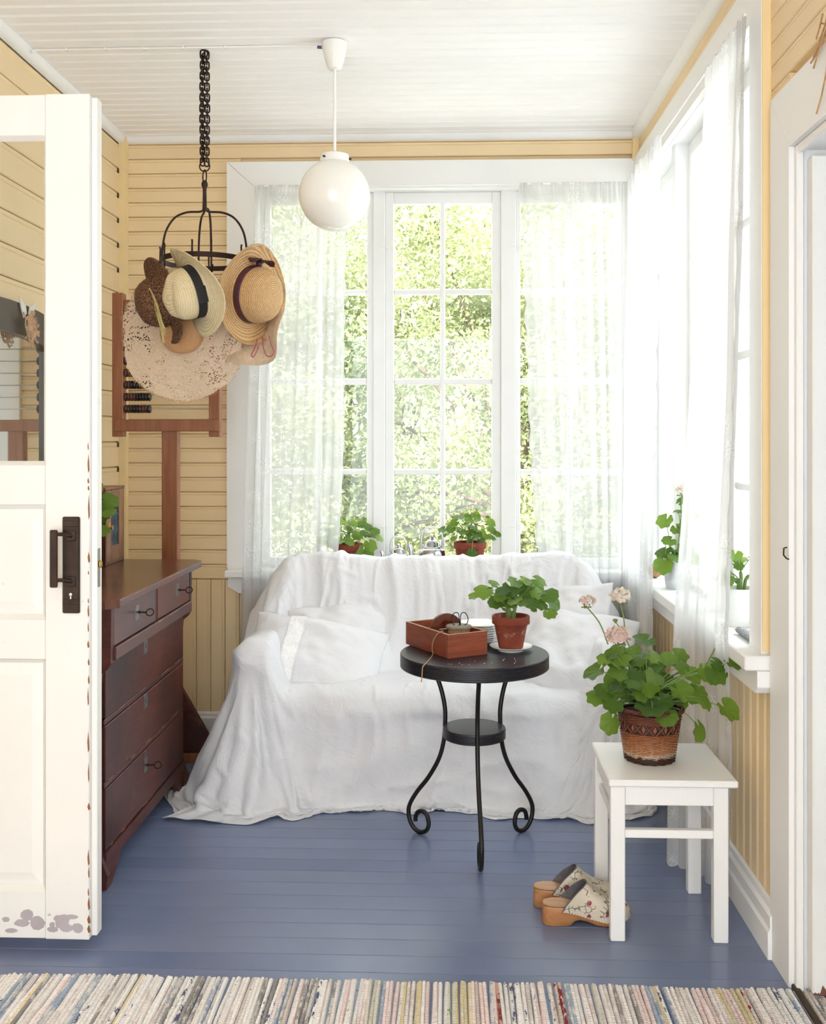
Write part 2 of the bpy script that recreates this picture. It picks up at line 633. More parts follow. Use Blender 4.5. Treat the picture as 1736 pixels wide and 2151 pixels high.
# left wall
wall_left = struct(MB().box(XL - 0.17, XL - 0.02, YN, 5.2, -0.1, ZC + 0.05).build('wall_left', m_yel, smooth=0))
b_l = board_mesh(5.02 - 2.2, 0.122, 0.02, m_yel, bead=0.022, gap=0.002)
z = 0.10
while z < 2.9:
    place('board', b_l, wall_left, (XL - 0.02, 2.2, z), (0, 1, 0), (1, 0, 0), (0, 0, 1))
    z += 0.122
MB().box(XL, XL + 0.036, 4.985, YB, 0, ZC).build('corner_post', m_yel_light, wall_left)
gapm = MB()
z = 0.10 + 0.122
while z < 2.9:
    gapm.box(XL - 0.001, XL + 0.003, 4.966, 4.985, z - 0.024, z - 0.002)
    z += 0.122
gapm.build('board_end_notch', m_dark, wall_left, smooth=0)

# right wall: window opening Y 3.08..4.97, Z 0.83..2.68; doorway Y 1.70..2.76, Z 0..2.23
wr = MB()
wr.box(XR + 0.02, XR + 0.16, 2.76, 5.2, -0.1, 0.80)
wr.box(XR + 0.02, XR + 0.16, 2.76, 5.2, 2.68, ZC + 0.05)
wr.box(XR + 0.02, XR + 0.16, 2.78, 3.08, 0.80, 2.68)
wr.box(XR + 0.02, XR + 0.16, YN, 2.78, 2.25, ZC + 0.05)
wr.box(XR + 0.02, XR + 0.16, YN, 1.70, -0.1, 2.25)
wall_right = struct(wr.build('wall_right', m_yel, smooth=0))
b_v2 = board_mesh(0.74, 0.0715, 0.02, m_yel)
y = 2.86
while y < 4.98:
    place('board', b_v2, wall_right, (XR + 0.02, y + 0.0715, 0.02), (0, 0, 1), (-1, 0, 0), (0, -1, 0))
    y += 0.0715
b_r1 = board_mesh(0.26, 0.0672, 0.02, m_yel)
z = 0.76
while z < 2.40:
    place('board', b_r1, wall_right, (XR + 0.02, 2.80, z), (0, 1, 0), (-1, 0, 0), (0, 0, 1))
    z += 0.0672
b_r2 = board_mesh(1.85, 0.0672, 0.02, m_yel)
while z < 2.93:
    place('board', b_r2, wall_right, (XR + 0.02, 1.2, z), (0, 1, 0), (-1, 0, 0), (0, 0, 1))
    z += 0.0672
b_r3 = board_mesh(2.02, 0.068, 0.02, m_yel)
for k in range(2):
    place('board', b_r3, wall_right, (XR + 0.02, 3.02, 2.805 + k * 0.068), (0, 1, 0), (-1, 0, 0), (0, 0, 1))
MB().box(0.872, 0.905, 5.0, YB, 2.80, ZC - 0.03, 0.002).build('corner_post', m_yel_light, wall_right)

# unseen wall added behind the camera to cut rear light; opening sized for fill
wfm = MB()
wfm.box(-1.8, -1.45, -1.66, -1.5, -0.1, ZC + 0.05)
wfm.box(0.75, 1.1, -1.66, -1.5, -0.1, ZC + 0.05)
wfm.box(-1.45, 0.75, -1.66, -1.5, 2.62, ZC + 0.05)
struct(wfm.build('wall_added_rear', m_white, smooth=0))

# unseen walls and roof added beyond the right doorway to block its skylight
hl = MB()
hl.box(XR + 0.16, 2.6, 2.80, 2.90, -0.1, 2.6)
hl.box(2.6, 2.7, 0.4, 2.90, -0.1, 2.6)
hl.box(XR + 0.16, 2.7, 0.3, 0.4, -0.1, 2.6)
hl.box(XR + 0.16, 2.7, 0.3, 2.90, 2.5, 2.6)
struct(hl.build('wall_light_block', m_white, smooth=0))

# cornice: quarter-round white moulding
def quarter(r):
    return [(0, 0), (0, -r)] + [(r * math.sin(a) , -r * math.cos(a)) for a in [k * PI / 10 for k in range(1, 5)]] + [(r, 0)]
co = MB()
co.prism([(XL + a, ZC + b) for a, b in quarter(0.036)], YN, YB, 'y')
struct(co.build('trim_1', m_white, smooth=30))
co = MB()
co.prism([(YB - a, ZC + b) for a, b in quarter(0.030)], XL + 0.02, XR - 0.01, 'x')
struct(co.build('trim_2', m_white, smooth=30))
co = MB()
co.prism([(XR - a, ZC + b) for a, b in quarter(0.038)], YN, YB, 'y')
struct(co.build('trim_3', m_white, smooth=30))

# baseboards
bb = MB()
bb.prism([(YB, 0), (YB - 0.022, 0), (YB - 0.022, 0.085), (YB - 0.014, 0.095), (YB - 0.014, 0.105), (YB - 0.006, 0.114), (YB, 0.114)], XL, XR - 0.02, 'x')
struct(bb.build('baseboard_back', m_white, smooth=25))
bb = MB()
bb.prism([(XR, 0), (XR - 0.024, 0), (XR - 0.024, 0.075), (XR - 0.018, 0.085), (XR - 0.018, 0.118), (XR - 0.010, 0.128), (XR - 0.008, 0.145), (XR, 0.150)], 2.905, YB, 'y')
struct(bb.build('baseboard_right', m_white_worn, smooth=25))

# window casings with a mitred corner
tr = MB()
yf = 5.006
tr.prism([(-1.105, 0.82), (-0.955, 0.82), (-0.955, 2.68), (-1.105, 2.815)], yf, YB, 'y')
t4 = struct(tr.build('trim_4', m_white, smooth=25))
tr = MB()
tr.prism([(-1.1035, 2.8155), (-0.9535, 2.6805), (0.885, 2.677), (0.885, 2.8135)], yf, YB, 'y')
struct(tr.build('trim_5', m_white, smooth=25))
MB().box(-0.955, -0.93, 5.006, 5.025, 2.64, 2.68).build('bracket', m_white, t4)
xf = 0.880
tr = MB()
tr.prism([(2.962, 2.813), (3.08, 2.68), (5.004, 2.68), (5.004, 2.813)], xf, XR, 'x')
struct(tr.build('trim_6', m_white, smooth=25))
tr = MB()
tr.prism([(2.963, 0.842), (3.08, 0.842), (3.08, 2.679), (2.963, 2.811)], xf, XR - 0.001, 'x')
t7 = struct(tr.build('trim_7', m_white, smooth=25))
MB().box(xf + 0.002, XR + 0.002, 2.957, 2.963, 0.85, 2.86).build('casing_edge', m_yel_light, t7)

# sills and aprons
sl = MB().box(-1.10, 0.862, 4.925, 5.10, 0.786, 0.820, 0.004)
sl.prism([(-1.095, 0.786), (-1.095, 0.735), (-1.04, 0.704), (0.86, 0.704), (0.86, 0.786)], 4.985, YB, 'y')
struct(sl.build('trim_8', m_white, smooth=25))
sl = MB().box(0.825, 1.04, 2.930, 4.92, 0.800, 0.842, 0.004)
sl.prism([(2.925, 0.800), (2.925, 0.755), (2.945, 0.735), (4.9, 0.735), (4.9, 0.800)], 0.858, XR, 'x')
struct(sl.build('trim_9', m_white_worn, smooth=25))

# windows: mullions, sashes, glazing bars, panes
ZR = [(0.84, 0.868), (1.28, 1.308), (1.727, 1.758), (2.172, 2.200), (2.621, 2.665)]
def sash(parent, to, a0, a1, s0, s1, hook=True):
    """a0..a1 sash width, s0, s1 stile widths; to(a, depth, z) -> world"""
    def bx(name, A0, A1, d0, d1, z0, z1, mat, c=0.003):
        mb = MB().box(A0, A1, d0, d1, z0, z1, c)
        mb.v = [to(*p) for p in mb.v]
        return mb.build(name, mat, parent, smooth=25)
    bx('stile', a0, a0 + s0, -0.02, 0.025, 0.822, 2.678, m_white)
    bx('stile', a1 - s1, a1, -0.02, 0.025, 0.822, 2.678, m_white)
    mid = (a0 + s0 + a1 - s1) / 2
    bx('rail', a0 + s0, a1 - s1, -0.019, 0.025, 2.621, 2.678, m_white)
    bx('rail', a0 + s0, a1 - s1, -0.019, 0.025, 0.822, 0.868, m_white)
    bx('glazing_bar', mid - 0.0135, mid + 0.0135, -0.016, 0.02, 0.868, 2.621, m_white, 0.006)
    for (z0, z1) in ZR[1:4]:
        bx('glazing_bar', a0 + s0, a1 - s1, -0.014, 0.018, z0, z1, m_white_worn, 0.006)
    for (p0, p1) in ((a0 + s0, mid - 0.0135), (mid + 0.0135, a1 - s1)):
        for k in range(4):
            mb = MB().box(p0 - 0.003, p1 + 0.003, 0.004, 0.007, ZR[k][1] - 0.003, ZR[k + 1][0] + 0.003)
            mb.v = [to(*p) for p in mb.v]
            mb.build('pane', m_glass, parent, smooth=0)
    if hook:
        for zz in (1.02, 2.40):
            mb = MB()
            mb.tube([(a0 + 0.012, -0.02, zz), (a0 + 0.012, -0.032, zz), (a0 - 0.03, -0.034, zz + 0.006), (a0 - 0.034, -0.034, zz + 0.016)], 0.0025, 5)
            mb.box(a0 + 0.004, a0 + 0.020, -0.024, -0.018, zz - 0.012, zz + 0.012)
            mb.v = [to(*p) for p in mb.v]
            mb.build('window_hook', m_white, parent)

toB = lambda a, d, z: (a, 5.105 + d, z)
wf = MB()
wf.box(-0.975, -0.950, 5.02, 5.16, 0.80, 2.70)
wf.box(-0.39, -0.330, 5.072, 5.16, 0.81, 2.69, 0.004)
wf.box(0.240, 0.315, 5.072, 5.16, 0.81, 2.69, 0.004)
wf.box(0.870, 0.98, 5.02, 5.2, 0.80, 2.70)
wf.box(-0.955, 0.90, 5.03, 5.16, 2.678, 2.70)
wf.box(-0.955, 0.90, 5.09, 5.20, 0.80, 0.822)
w1 = struct(wf.build('window_1', m_white, smooth=25))
sash(w1, toB, -0.950, -0.390, 0.045, 0.032)
sash(w1, toB, -0.330, 0.240, 0.041, 0.044)
sash(w1, toB, 0.315, 0.870, 0.022, 0.045)

toR = lambda a, d, z: (1.0 + d, a, z)
wf = MB()
for (a, b) in ((3.06, 3.09), (3.665, 3.725), (4.305, 4.365), (4.93, 5.04)):
    wf.box(0.925 if a > 3.1 else 0.905, 1.05, a, b, 0.81, 2.69, 0.004)
wf.box(0.905, 1.06, 3.06, 5.02, 2.678, 2.70)
wf.box(0.99, 1.07, 3.06, 5.02, 0.80, 0.842)
w2 = struct(wf.build('window_2', m_white, smooth=25))
sash(w2, toR, 3.09, 3.665, 0.04, 0.04)
sash(w2, toR, 3.725, 4.305, 0.04, 0.04)
sash(w2, toR, 4.365, 4.93, 0.04, 0.04)

# doorway in the right wall
dc = MB()
dc.prism([(2.920, 0), (2.760, 0), (2.760, 2.228), (2.920, 2.400)], 0.892, XR + 0.03, 'x')
dc.prism([(2.9195, 2.4005), (2.7595, 2.2285), (1.62, 2.2285), (1.62, 2.4005)], 0.892, XR + 0.03, 'x')
struct(dc.build('trim_10', m_white_worn, smooth=25))
dj = MB()
dj.box(0.905, 0.925, 2.735, 2.760, 0, 2.228, 0.004)
dj.box(0.905, 0.925, 1.70, 2.735, 2.205, 2.228, 0.004)
dj.box(0.925, 1.065, 2.748, 2.760, 0, 2.228)
dj.box(0.925, 1.065, 1.70, 2.748, 2.215, 2.228)
struct(dj.build('trim_11', m_white_worn, smooth=25))
tj = struct(MB().box(0.898, 0.915, 0.6, 2.76, 0.0, 0.012, 0.003).build('trim_12', m_dark))
m_door2 = paint('plain_door_paint', (0.80, 0.80, 0.77), 0.4, 0.03, chips=(((0.22, 0.09, 0.05), 30, 0.78, (1, 1, 0.5)),))
d2 = MB()
d2.box(0.934, 1.78, 2.700, 2.742, 0.014, 2.19, 0.004)
door_2 = struct(d2.build('door_2', m_door2, smooth=25))
rot = MB()
random.seed(4)
xs = 0.936
while xs < 1.10:
    w_ = random.uniform(0.006, 0.02)
    h_ = random.uniform(0.004, 0.03) * (1.6 if random.random() < 0.25 else 1)
    rot.prism([(xs, 0.0142), (xs + w_, 0.0142), (xs + w_ * 0.8, 0.0142 + h_ * 0.6), (xs + w_ * 0.4, 0.0142 + h_)], 2.6985, 2.7005, 'y')
    xs += w_ * 0.9
rot.build('worn_paint_edge', plain('bare_brown_wood', (0.16, 0.06, 0.035), 0.7), door_2, smooth=0)
hk = MB()
hk.tube([(0.893, 2.775, 1.165), (0.884, 2.775, 1.163), (0.882, 2.772, 1.145), (0.884, 2.755, 1.138), (0.886, 2.742, 1.137)], 0.0022, 6)
tag(hk.build('wire_hook', m_rust), 'small bent iron hook screwed into white door casing', 'hook')

# ------------------------------------------------------------------ open door on the left, half glazed
dm = MB()
DX0, DX1, DY0, DY1 = -1.60, -1.031, 2.885, 2.930
door_1 = bpy.data.objects.new('door_1', None)
COL.objects.link(door_1)
struct(door_1)
def dbox(name, x0, x1, z0, z1, y0=DY0, y1=DY1, mat=None, c=0.002):
    return MB().box(x0, x1, y0, y1, z0, z1, c).build(name, mat or m_white_worn, door_1, smooth=25)
dbox('stile', -1.158, DX1, 0.030, 2.436)
dbox('stile', DX0, -1.48, 0.030, 2.436)
for (z0, z1) in ((2.318, 2.434), (1.266, 1.380), (0.826, 0.940), (0.032, 0.166)):
    dbox('rail', -1.48, -1.1585, z0, z1)
dbox('closing_edge', -1.0312, -1.014, 0.034, 2.430, 2.903, 2.942)
def bead_frame(name, x0, x1, z0, z1, w, y0, y1, mat):
    mb = MB()
    a = [(x0, z0), (x1, z0), (x1, z1), (x0, z1)]
    b = [(x0 + w, z0 + w), (x1 - w, z0 + w), (x1 - w, z1 - w), (x0 + w, z1 - w)]
    vs_ = [(p[0], y0, p[1]) for p in a] + [(p[0], y1, p[1]) for p in b]
    mb.add(vs_, [(i, (i + 1) % 4, 4 + (i + 1) % 4, 4 + i) for i in range(4)])
    return mb.build(name, mat, door_1, smooth=0)
bead_frame('moulding', -1.48, -1.158, 1.380, 2.318, 0.011, 2.887, 2.905, m_white_worn)
for (z0, z1) in ((0.940, 1.266), (0.166, 0.826)):
    bead_frame('moulding', -1.48, -1.158, z0, z1, 0.013, 2.886, 2.904, m_white_worn)
    pn = MB()
    pn.box(-1.48, -1.165, 2.904, 2.918, z0, z1)
    f = 0.048
    a = [(-1.466, z0 + 0.014), (-1.172, z0 + 0.014), (-1.172, z1 - 0.014), (-1.466, z1 - 0.014)]
    b = [(-1.466 + f, z0 + f), (-1.172 - f * 0.6, z0 + f), (-1.172 - f * 0.6, z1 - f), (-1.466 + f, z1 - f)]
    vs_ = [(p[0], 2.9035, p[1]) for p in a] + [(p[0], 2.896, p[1]) for p in b]
    pn.add(vs_, [(i, (i + 1) % 4, 4 + (i + 1) % 4, 4 + i) for i in range(4)] + [(4, 5, 6, 7)])
    pn.build('door_panel', m_white_worn, door_1, smooth=0)
MB().box(-1.475, -1.165, 2.904, 2.907, 1.385, 2.313).build('pane', m_glass, door_1, smooth=0)
# bare strips where the paint has gone along the edge of the door
random.seed(8)
wr_ = MB()
z = 0.05
while z < 1.45:
    h_ = random.uniform(0.01, 0.07)
    w_ = random.uniform(0.002, 0.005) * (1.35 - 0.35 * z)
    if random.random() < (0.85 if z < 1.0 else 0.5):
        x = -1.0335 + random.uniform(-0.001, 0.001)
        wr_.prism([(x, z), (x + w_, z + h_ * 0.15), (x + w_ * 0.7, z + h_ * 0.6), (x + w_ * 0.2, z + h_), (x - w_ * 0.5, z + h_ * 0.5)], 2.8842, 2.8856, 'y')
    z += h_ + random.uniform(0.0, 0.03)
wr_.build('worn_paint_edge', plain('bare_orange_wood', (0.26, 0.10, 0.03), 0.7), door_1, smooth=0)
gr = MB()
for k in range(16):
    x = random.uniform(-1.30, -1.05)
    z = random.uniform(0.045, 0.10)
    w_ = random.uniform(0.012, 0.05)
    h_ = random.uniform(0.006, 0.022)
    gr.prism([(x + w_ * 0.5 * math.cos(a) * random.uniform(.8, 1), z + h_ * math.sin(a) * random.uniform(.8, 1)) for a in [2 * PI * i / 9 for i in range(9)]], 2.8846 - 0.00002 * k, 2.8856, 'y')
gr.build('scuffed_paint', plain('lilac_grey_undercoat', (0.42, 0.38, 0.41), 0.6), door_1, smooth=0)
# lock plate with long pull handle
lk = MB()
lk.box(-1.106, -1.056, 2.877, 2.885, 0.959, 1.233, 0.003)
lk.box(-1.104, -1.058, 2.874, 2.878, 1.205, 1.222, 0.001)
lk.box(-1.104, -1.058, 2.874, 2.878, 0.985, 1.000, 0.001)
lp = lk.build('lock_plate', m_bronze, door_1, smooth=25)
hd = MB()
hd.box(-1.1275, -1.105, 2.838, 2.846, 1.037, 1.199, 0.003)
hd.build('pull_handle', m_bronze, lp, smooth=25)
for zz in (1.182, 1.053):
    ar = MB()
    ar.tube(catmull([(-1.112, 2.845, zz + 0.004), (-1.098, 2.850, zz + 0.004), (-1.084, 2.862, zz), (-1.078, 2.878, zz - 0.004)], 5), 0.0055, 8)
    ar.box(-1.094, -1.066, 2.873, 2.879, zz - 0.018, zz + 0.012, 0.002)
    ar.build('handle_arm', m_bronze, lp, smooth=40)
kh = MB()
kh.tube([(-1.081, 2.8765, 1.013), (-1.081, 2.8755, 1.013)], 0.0045, 10)
kh.prism([(-1.083, 0.992), (-1.079, 0.992), (-1.0797, 1.012), (-1.0823, 1.012)], 2.8755, 2.877, 'y')
kh.build('keyhole', m_white, lp, smooth=0)
lt = MB()
lt.box(-1.0145, -1.0125, 2.905, 2.925, 1.03, 1.14)
lp2 = lt.build('latch_plate', m_steel, door_1, smooth=0)
MB().box(-1.013, -1.004, 2.908, 2.920, 1.085, 1.105, 0.003).build('latch', m_brass, lp2)
for zz in (0.35, 1.20, 2.1):
    MB().tube([(-1.61, 2.91, zz), (-1.61, 2.91, zz + 0.09)], 0.008, 8).build('hinge', m_bronze, door_1)
# ------------------------------------------------------------------ chest of drawers
ch = thing('chest_of_drawers', 'dark red-brown wooden chest of drawers with keys in its locks', 'chest', (-1.36, 3.78, 0))
OX, OY = 1.36, -3.78
def L(x, y, z):
    return (x + OX, y + OY, z)
def cbox(name, x0, x1, y0, y1, z0, z1, mat, parent=ch, c=0.002):
    return MB().box(x0 + OX, x1 + OX, y0 + OY, y1 + OY, z0, z1, c).build(name, mat, parent, smooth=25)
prof = [(-1.625, 0.0), (-1.165, 0.0), (-1.128, 0.0), (-1.104, 0.028), (-1.100, 0.055), (-1.112, 0.085), (-1.124, 0.12), (-1.126, 0.66),
        (-1.122, 0.70), (-1.100, 0.718), (-1.090, 0.735), (-1.088, 0.915), (-1.625, 0.915)]
for (a, b) in ((3.245, 3.272), (4.236, 4.263)):
    mb = MB()
    mb.prism([(p[0] + OX, p[1]) for p in prof], a + OY, b + OY, 'y')
    mb.build('side_panel', m_chest, ch, smooth=25)
cbox('back_panel', -1.625, -1.61, 3.272, 4.236, 0.06, 0.915, m_chest)
cbox('inner_body', -1.60, -1.135, 3.273, 4.235, 0.10, 0.90, m_chest)
tp = MB()
c = 0.035
tp.prism([(-1.632 + OX, 3.205 + OY), (-1.06 - c + OX, 3.205 + OY), (-1.06 + OX, 3.205 + c + OY), (-1.06 + OX, 4.345 - c + OY), (-1.06 - c + OX, 4.345 + OY), (-1.632 + OX, 4.345 + OY)], 0.9155, 0.9425, 'z')
top = tp.build('top', m_chest_top, ch, smooth=25)
cbox('top_edge', -1.0615, -1.0585, 3.24, 4.31, 0.917, 0.940, m_chest_dark, top)
cbox('rail', -1.125, -1.081, 3.272, 4.236, 0.742, 0.783, m_chest_dark)
cbox('rail', -1.125, -1.119, 3.272, 4.236, 0.530, 0.548, m_chest)
cbox('rail', -1.125, -1.119, 3.272, 4.236, 0.325, 0.343, m_chest)
cbox('divider', -1.125, -1.092, 3.742, 3.766, 0.783, 0.912, m_chest)
pl = MB()
pl.prism([(3.272 + OY, 0.12), (3.272 + OY, 0.0), (3.33 + OY, 0.0), (3.37 + OY, 0.03), (3.42 + OY, 0.075), (4.09 + OY, 0.075), (4.14 + OY, 0.03), (4.18 + OY, 0.0), (4.236 + OY, 0.0), (4.236 + OY, 0.12)], -1.135 + OX, -1.113 + OX, 'x')
pl.build('plinth', m_chest, ch, smooth=25)
random.seed(19)
m_wear = plain('worn_bare_wood', (0.34, 0.20, 0.13), 0.6, 0, 0.2, 40)
def wear(x, z, n):
    for k in range(n):
        mb = MB()
        y = random.uniform(3.28, 4.18)
        w_ = random.uniform(0.015, 0.11)
        h_ = random.uniform(0.0012, 0.0032)
        mb.prism([(y + OY, z), (y + w_ * 0.3 + OY, z - h_), (y + w_ * 0.8 + OY, z - h_ * 0.7), (min(y + w_, 4.232) + OY, z), (y + w_ * 0.5 + OY, z + h_ * 0.6)], x + OX - 0.001, x + OX + 0.0006, 'x')
        mb.build('worn_edge', m_wear, ch, smooth=0)
wear(-1.081, 0.781, 9)
wear(-1.117, 0.549, 6)
wear(-1.117, 0.345, 6)
wear(-1.117, 0.126, 6)
wear(-1.0585, 0.939, 8)
def lock(parent, y, z, x, key):
    mb = MB()
    mb.box(x + OX - 0.001, x + OX + 0.0025, y + OY - 0.021, y + OY + 0.021, z - 0.026, z + 0.026, 0.0012)
    e = mb.build('lock_plate', m_steel, parent, smooth=25)
    if key:
        k = MB()
        k.tube([(x + OX, y + OY, z), (x + OX + 0.035, y + OY, z)], 0.0028, 8)
        k.tube([(x + OX + 0.008, y + OY, z), (x + OX + 0.013, y + OY, z)], 0.0055, 8)
        pts = [(x + OX + 0.047 + 0.013 * math.cos(a), y + OY + 0.011 * math.sin(a) * 0.5, z + 0.011 * math.sin(a)) for a in [2 * PI * i / 16 for i in range(16)]]
        k.tube(pts, 0.0021, 6, closed=True)
        k.build('key', m_rust, parent)
    else:
        k = MB().box(x + OX, x + OX + 0.003, y + OY - 0.002, y + OY + 0.002, z - 0.006, z + 0.006)
        k.build('keyhole', m_dark, parent, smooth=0)
for (a, b, ky) in ((3.277, 3.738, 3.515), (3.770, 4.231, 4.045)):
    d = cbox('drawer', -1.125, -1.090, a, b, 0.786, 0.910, m_chest_dark)
    lock(d, ky, 0.856, -1.090, True)
for (a, b, key, mt) in ((0.551, 0.738, False, m_chest), (0.346, 0.527, False, m_chest), (0.125, 0.322, True, m_chest)):
    d = cbox('drawer', -1.135, -1.117, 3.275, 4.233, a, b, mt)
    zz = {0.551: 0.700, 0.346: 0.500, 0.125: 0.268}[a]
    lock(d, 3.705, zz, -1.117, key)
    MB().box(-1.1175 + OX, -1.1155 + OX, 3.698 + OY, 3.712 + OY, zz + 0.026, min(b - 0.002, zz + 0.07)).build('lock_strap', m_steel, d, smooth=0)

# ------------------------------------------------------------------ small cabinet box on the chest
bx = thing('tabletop_cabinet', 'small old wooden cabinet with glazed door on the chest', 'cabinet', (-1.475, 4.215, 0.9425))
def bbox(name, x0, x1, y0, y1, z0, z1, mat, parent=bx, c=0.0015):
    return MB().box(x0, x1, y0, y1, z0, z1, c).build(name, mat, parent, smooth=25)
bbox('side_panel', -0.085, 0.078, -0.115, -0.104, 0, 0.305, m_boxwood)
bbox('side_panel', -0.085, 0.078, 0.104, 0.115, 0, 0.305, m_boxwood)
bbox('top', -0.088, 0.080, -0.118, 0.118, 0.305, 0.316, m_boxwood)
bbox('base', -0.085, 0.078, -0.104, 0.104, 0, 0.012, m_boxwood)
bbox('back_panel', -0.085, -0.078, -0.104, 0.104, 0.012, 0.305, m_boxwood)
dr = bbox('door', 0.066, 0.079, -0.103, -0.052, 0.012, 0.304, m_boxwood)
bbox('door_stile', 0.066, 0.079, 0.052, 0.103, 0.012, 0.304, m_boxwood, dr)
bbox('door_rail', 0.066, 0.079, -0.052, 0.052, 0.245, 0.304, m_boxwood, dr)
bbox('door_rail', 0.066, 0.079, -0.052, 0.052, 0.012, 0.075, m_boxwood, dr)
def _diamond():
    t = NT('blue_green_diamond_glass')
    v = t.coord((1, 1, 0.62), rand=False, rot=(PI / 4, 0, 0))
    ck = t.n('ShaderNodeTexChecker')
    ck.inputs['Scale'].default_value = 34
    ck.inputs['Color1'].default_value = (0.010, 0.055, 0.065, 1)
    ck.inputs['Color2'].default_value = (0.045, 0.085, 0.14, 1)
    t.l(v, ck.inputs['Vector'])
    return t.done(t.principled(ck.outputs['Color'], 0.15))
MB().box(0.068, 0.073, -0.052, 0.052, 0.075, 0.245).build('pane', _diamond(), dr, smooth=0)
kb = MB().box(0.079, 0.082, -0.086, -0.064, 0.13, 0.175, 0.001)
kb.tube([(0.080, -0.075, 0.152), (0.094, -0.075, 0.152)], [0.005, 0.009], 10)
kb.build('latch', m_brass, dr)

# ------------------------------------------------------------------ mirror on the left wall
mr = thing('wall_mirror', 'black framed mirror with arched top on the yellow wall', 'mirror', (XL + 0.002, 3.66, 1.02))
YW = 0.40
def arch(w, h, rise, n=14):
    return [(-w, 0), (w, 0)] + [(w * math.cos(PI * k / n * 1.0), h + rise * math.sin(PI * k / n)) for k in range(n + 1)]
outer = arch(0.44, 0.885, 0.055)
inner = [(p[0] * 0.36 / 0.44, 0.07 + p[1] * (0.755 / 0.94)) for p in outer]
fr = MB()
n = len(outer)
vs_ = []
for (x0, x1) in ((0.0, 0.035),):
    vs_ += [(x0, p[0], p[1]) for p in outer] + [(x1, p[0], p[1]) for p in outer] + [(x1 - 0.006, p[0], p[1]) for p in inner] + [(0.004, p[0], p[1]) for p in inner]
fs = []
for i in range(n):
    j = (i + 1) % n
    fs += [(i, j, n + j, n + i), (n + i, n + j, 2 * n + j, 2 * n + i), (2 * n + i, 2 * n + j, 3 * n + j, 3 * n + i)]
fr.add(vs_, fs)
fr.build('frame', m_mirror_frame, mr, smooth=30)
gl = MB()
gl.prism([(p[0] * 1.01, p[1]) for p in inner], 0.004, 0.012, 'x')
gl.build('mirror_glass', m_mirror, mr, smooth=0)
# paper angel with curls tucked on the frame
pa = thing('angel_ornament', 'small angel ornament with white wings and blond curls on mirror frame', 'ornament', (XL + 0.040, 3.80, 1.905))
cu = MB()
random.seed(3)
for k in range(26):
    y0 = random.uniform(-0.05, 0.05)
    z0 = random.uniform(-0.05, 0.03)
    pts = [(0.006 + 0.008 * math.sin(3 * t_) + 0.01, y0 + 0.016 * math.cos(9 * t_ + k), z0 - 0.05 * t_ + 0.012 * math.sin(9 * t_ + k)) for t_ in [i / 12 for i in range(13)]]
    cu.tube(pts, 0.003, 5)
cu.build('curl', plain('blond_hair', (0.50, 0.30, 0.17), 0.6, 0, 0.4, 30), pa)
for s in (-1, 1):
    wg = MB()
    wg.prism([(0.035 * s, 0.0), (0.055 * s, 0.03), (0.075 * s, 0.075), (0.050 * s, 0.06), (0.02 * s, 0.05), (0.01 * s, 0.02)], 0.002, 0.006, 'x')
    wg.build('wing', m_china, pa, smooth=0)

# ------------------------------------------------------------------ school abacus on a stand
ab = thing('abacus', 'tall wooden school abacus with dark beads on a post stand', 'abacus', (-1.27, 4.60, 0))
def abox(name, x0, x1, y0, y1, z0, z1, c=0.003, mat=m_abacus, parent=ab):
    return MB().box(x0, x1, y0, y1, z0, z1, c).build(name, mat, parent, smooth=25)
abox('frame_post', -0.262, -0.212, -0.022, 0.028, 1.466, 2.115)
abox('frame_post', 0.178, 0.228, -0.022, 0.028, 1.466, 2.115)
abox('frame_rail', -0.245, 0.232, -0.036, -0.0225, 1.490, 1.543)
abox('frame_rail', -0.212, 0.178, -0.010, 0.018, 2.045, 2.085)
abox('stand_post', -0.036, 0.036, -0.022, 0.028, 0.03, 1.53)
abox('stand_foot', -0.045, 0.045, -0.20, 0.20, 0, 0.05)
abox('stand_foot', -0.20, 0.21, -0.032, 0.036, 0.0, 0.045)
for s in (-1, 1):
    mb = MB()
    mb.prism([(0.036 * s, 0.045), (0.20 * s, 0.045), (0.20 * s, 0.075), (0.036 * s, 0.36)], -0.014, 0.018, 'y')
    mb.build('brace', m_chest, ab, smooth=25)
bead = MB()
bead.lathe([(0.0012, -0.0062), (0.016, -0.0062), (0.0195, -0.003), (0.0195, 0.003), (0.016, 0.0062), (0.0012, 0.0062)], 14, Matrix.Rotation(PI / 2, 4, 'Y'))
bm1 = bead.mesh('bead', m_bead, 40)
bm2 = bead.mesh('bead', m_bead_red, 40)
for k in range(9):
    z = 1.592 + 0.0545 * k
    MB().tube([(-0.215, 0.002, z), (0.182, 0.002, z)], 0.0022, 6).build('rod', m_steel, ab)
    for i in range(9):
        put('bead', bm2 if (i < 4 if k % 2 else i in (0, 1, 5, 6, 7)) else bm1, ab, (-0.203 + i * 0.0131, 0.002, z))

# ------------------------------------------------------------------ sofa under a white sheet
SX0, SX1, SY0, SY1 = -0.90, 0.74, 4.10, 4.80
so = thing('sofa', 'two-seat sofa hidden under the white sheet', 'sofa', (-0.08, 4.45, 0))
def sbox(name, x0, x1, y0, y1, z0, z1, c=0.03):
    return MB().box(x0 + 0.08, x1 + 0.08, y0 - 4.45, y1 - 4.45, z0, z1, c).build(name, m_abacus if name == 'leg' else m_pillow, so, smooth=40)
sbox('seat', -0.74, 0.58, 4.14, 4.56, 0.10, 0.395)
sbox('backrest', -0.74, 0.58, 4.60, 4.76, 0.14, 0.84)
sbox('armrest', -0.86, -0.75, 4.16, 4.70, 0.12, 0.54)
sbox('armrest', 0.59, 0.70, 4.16, 4.70, 0.12, 0.54)
for lx in (-0.80, 0.60):
    for ly in (4.17, 4.66):
        sbox('leg', lx, lx + 0.05, ly, ly + 0.05, 0, 0.13, 0.004)

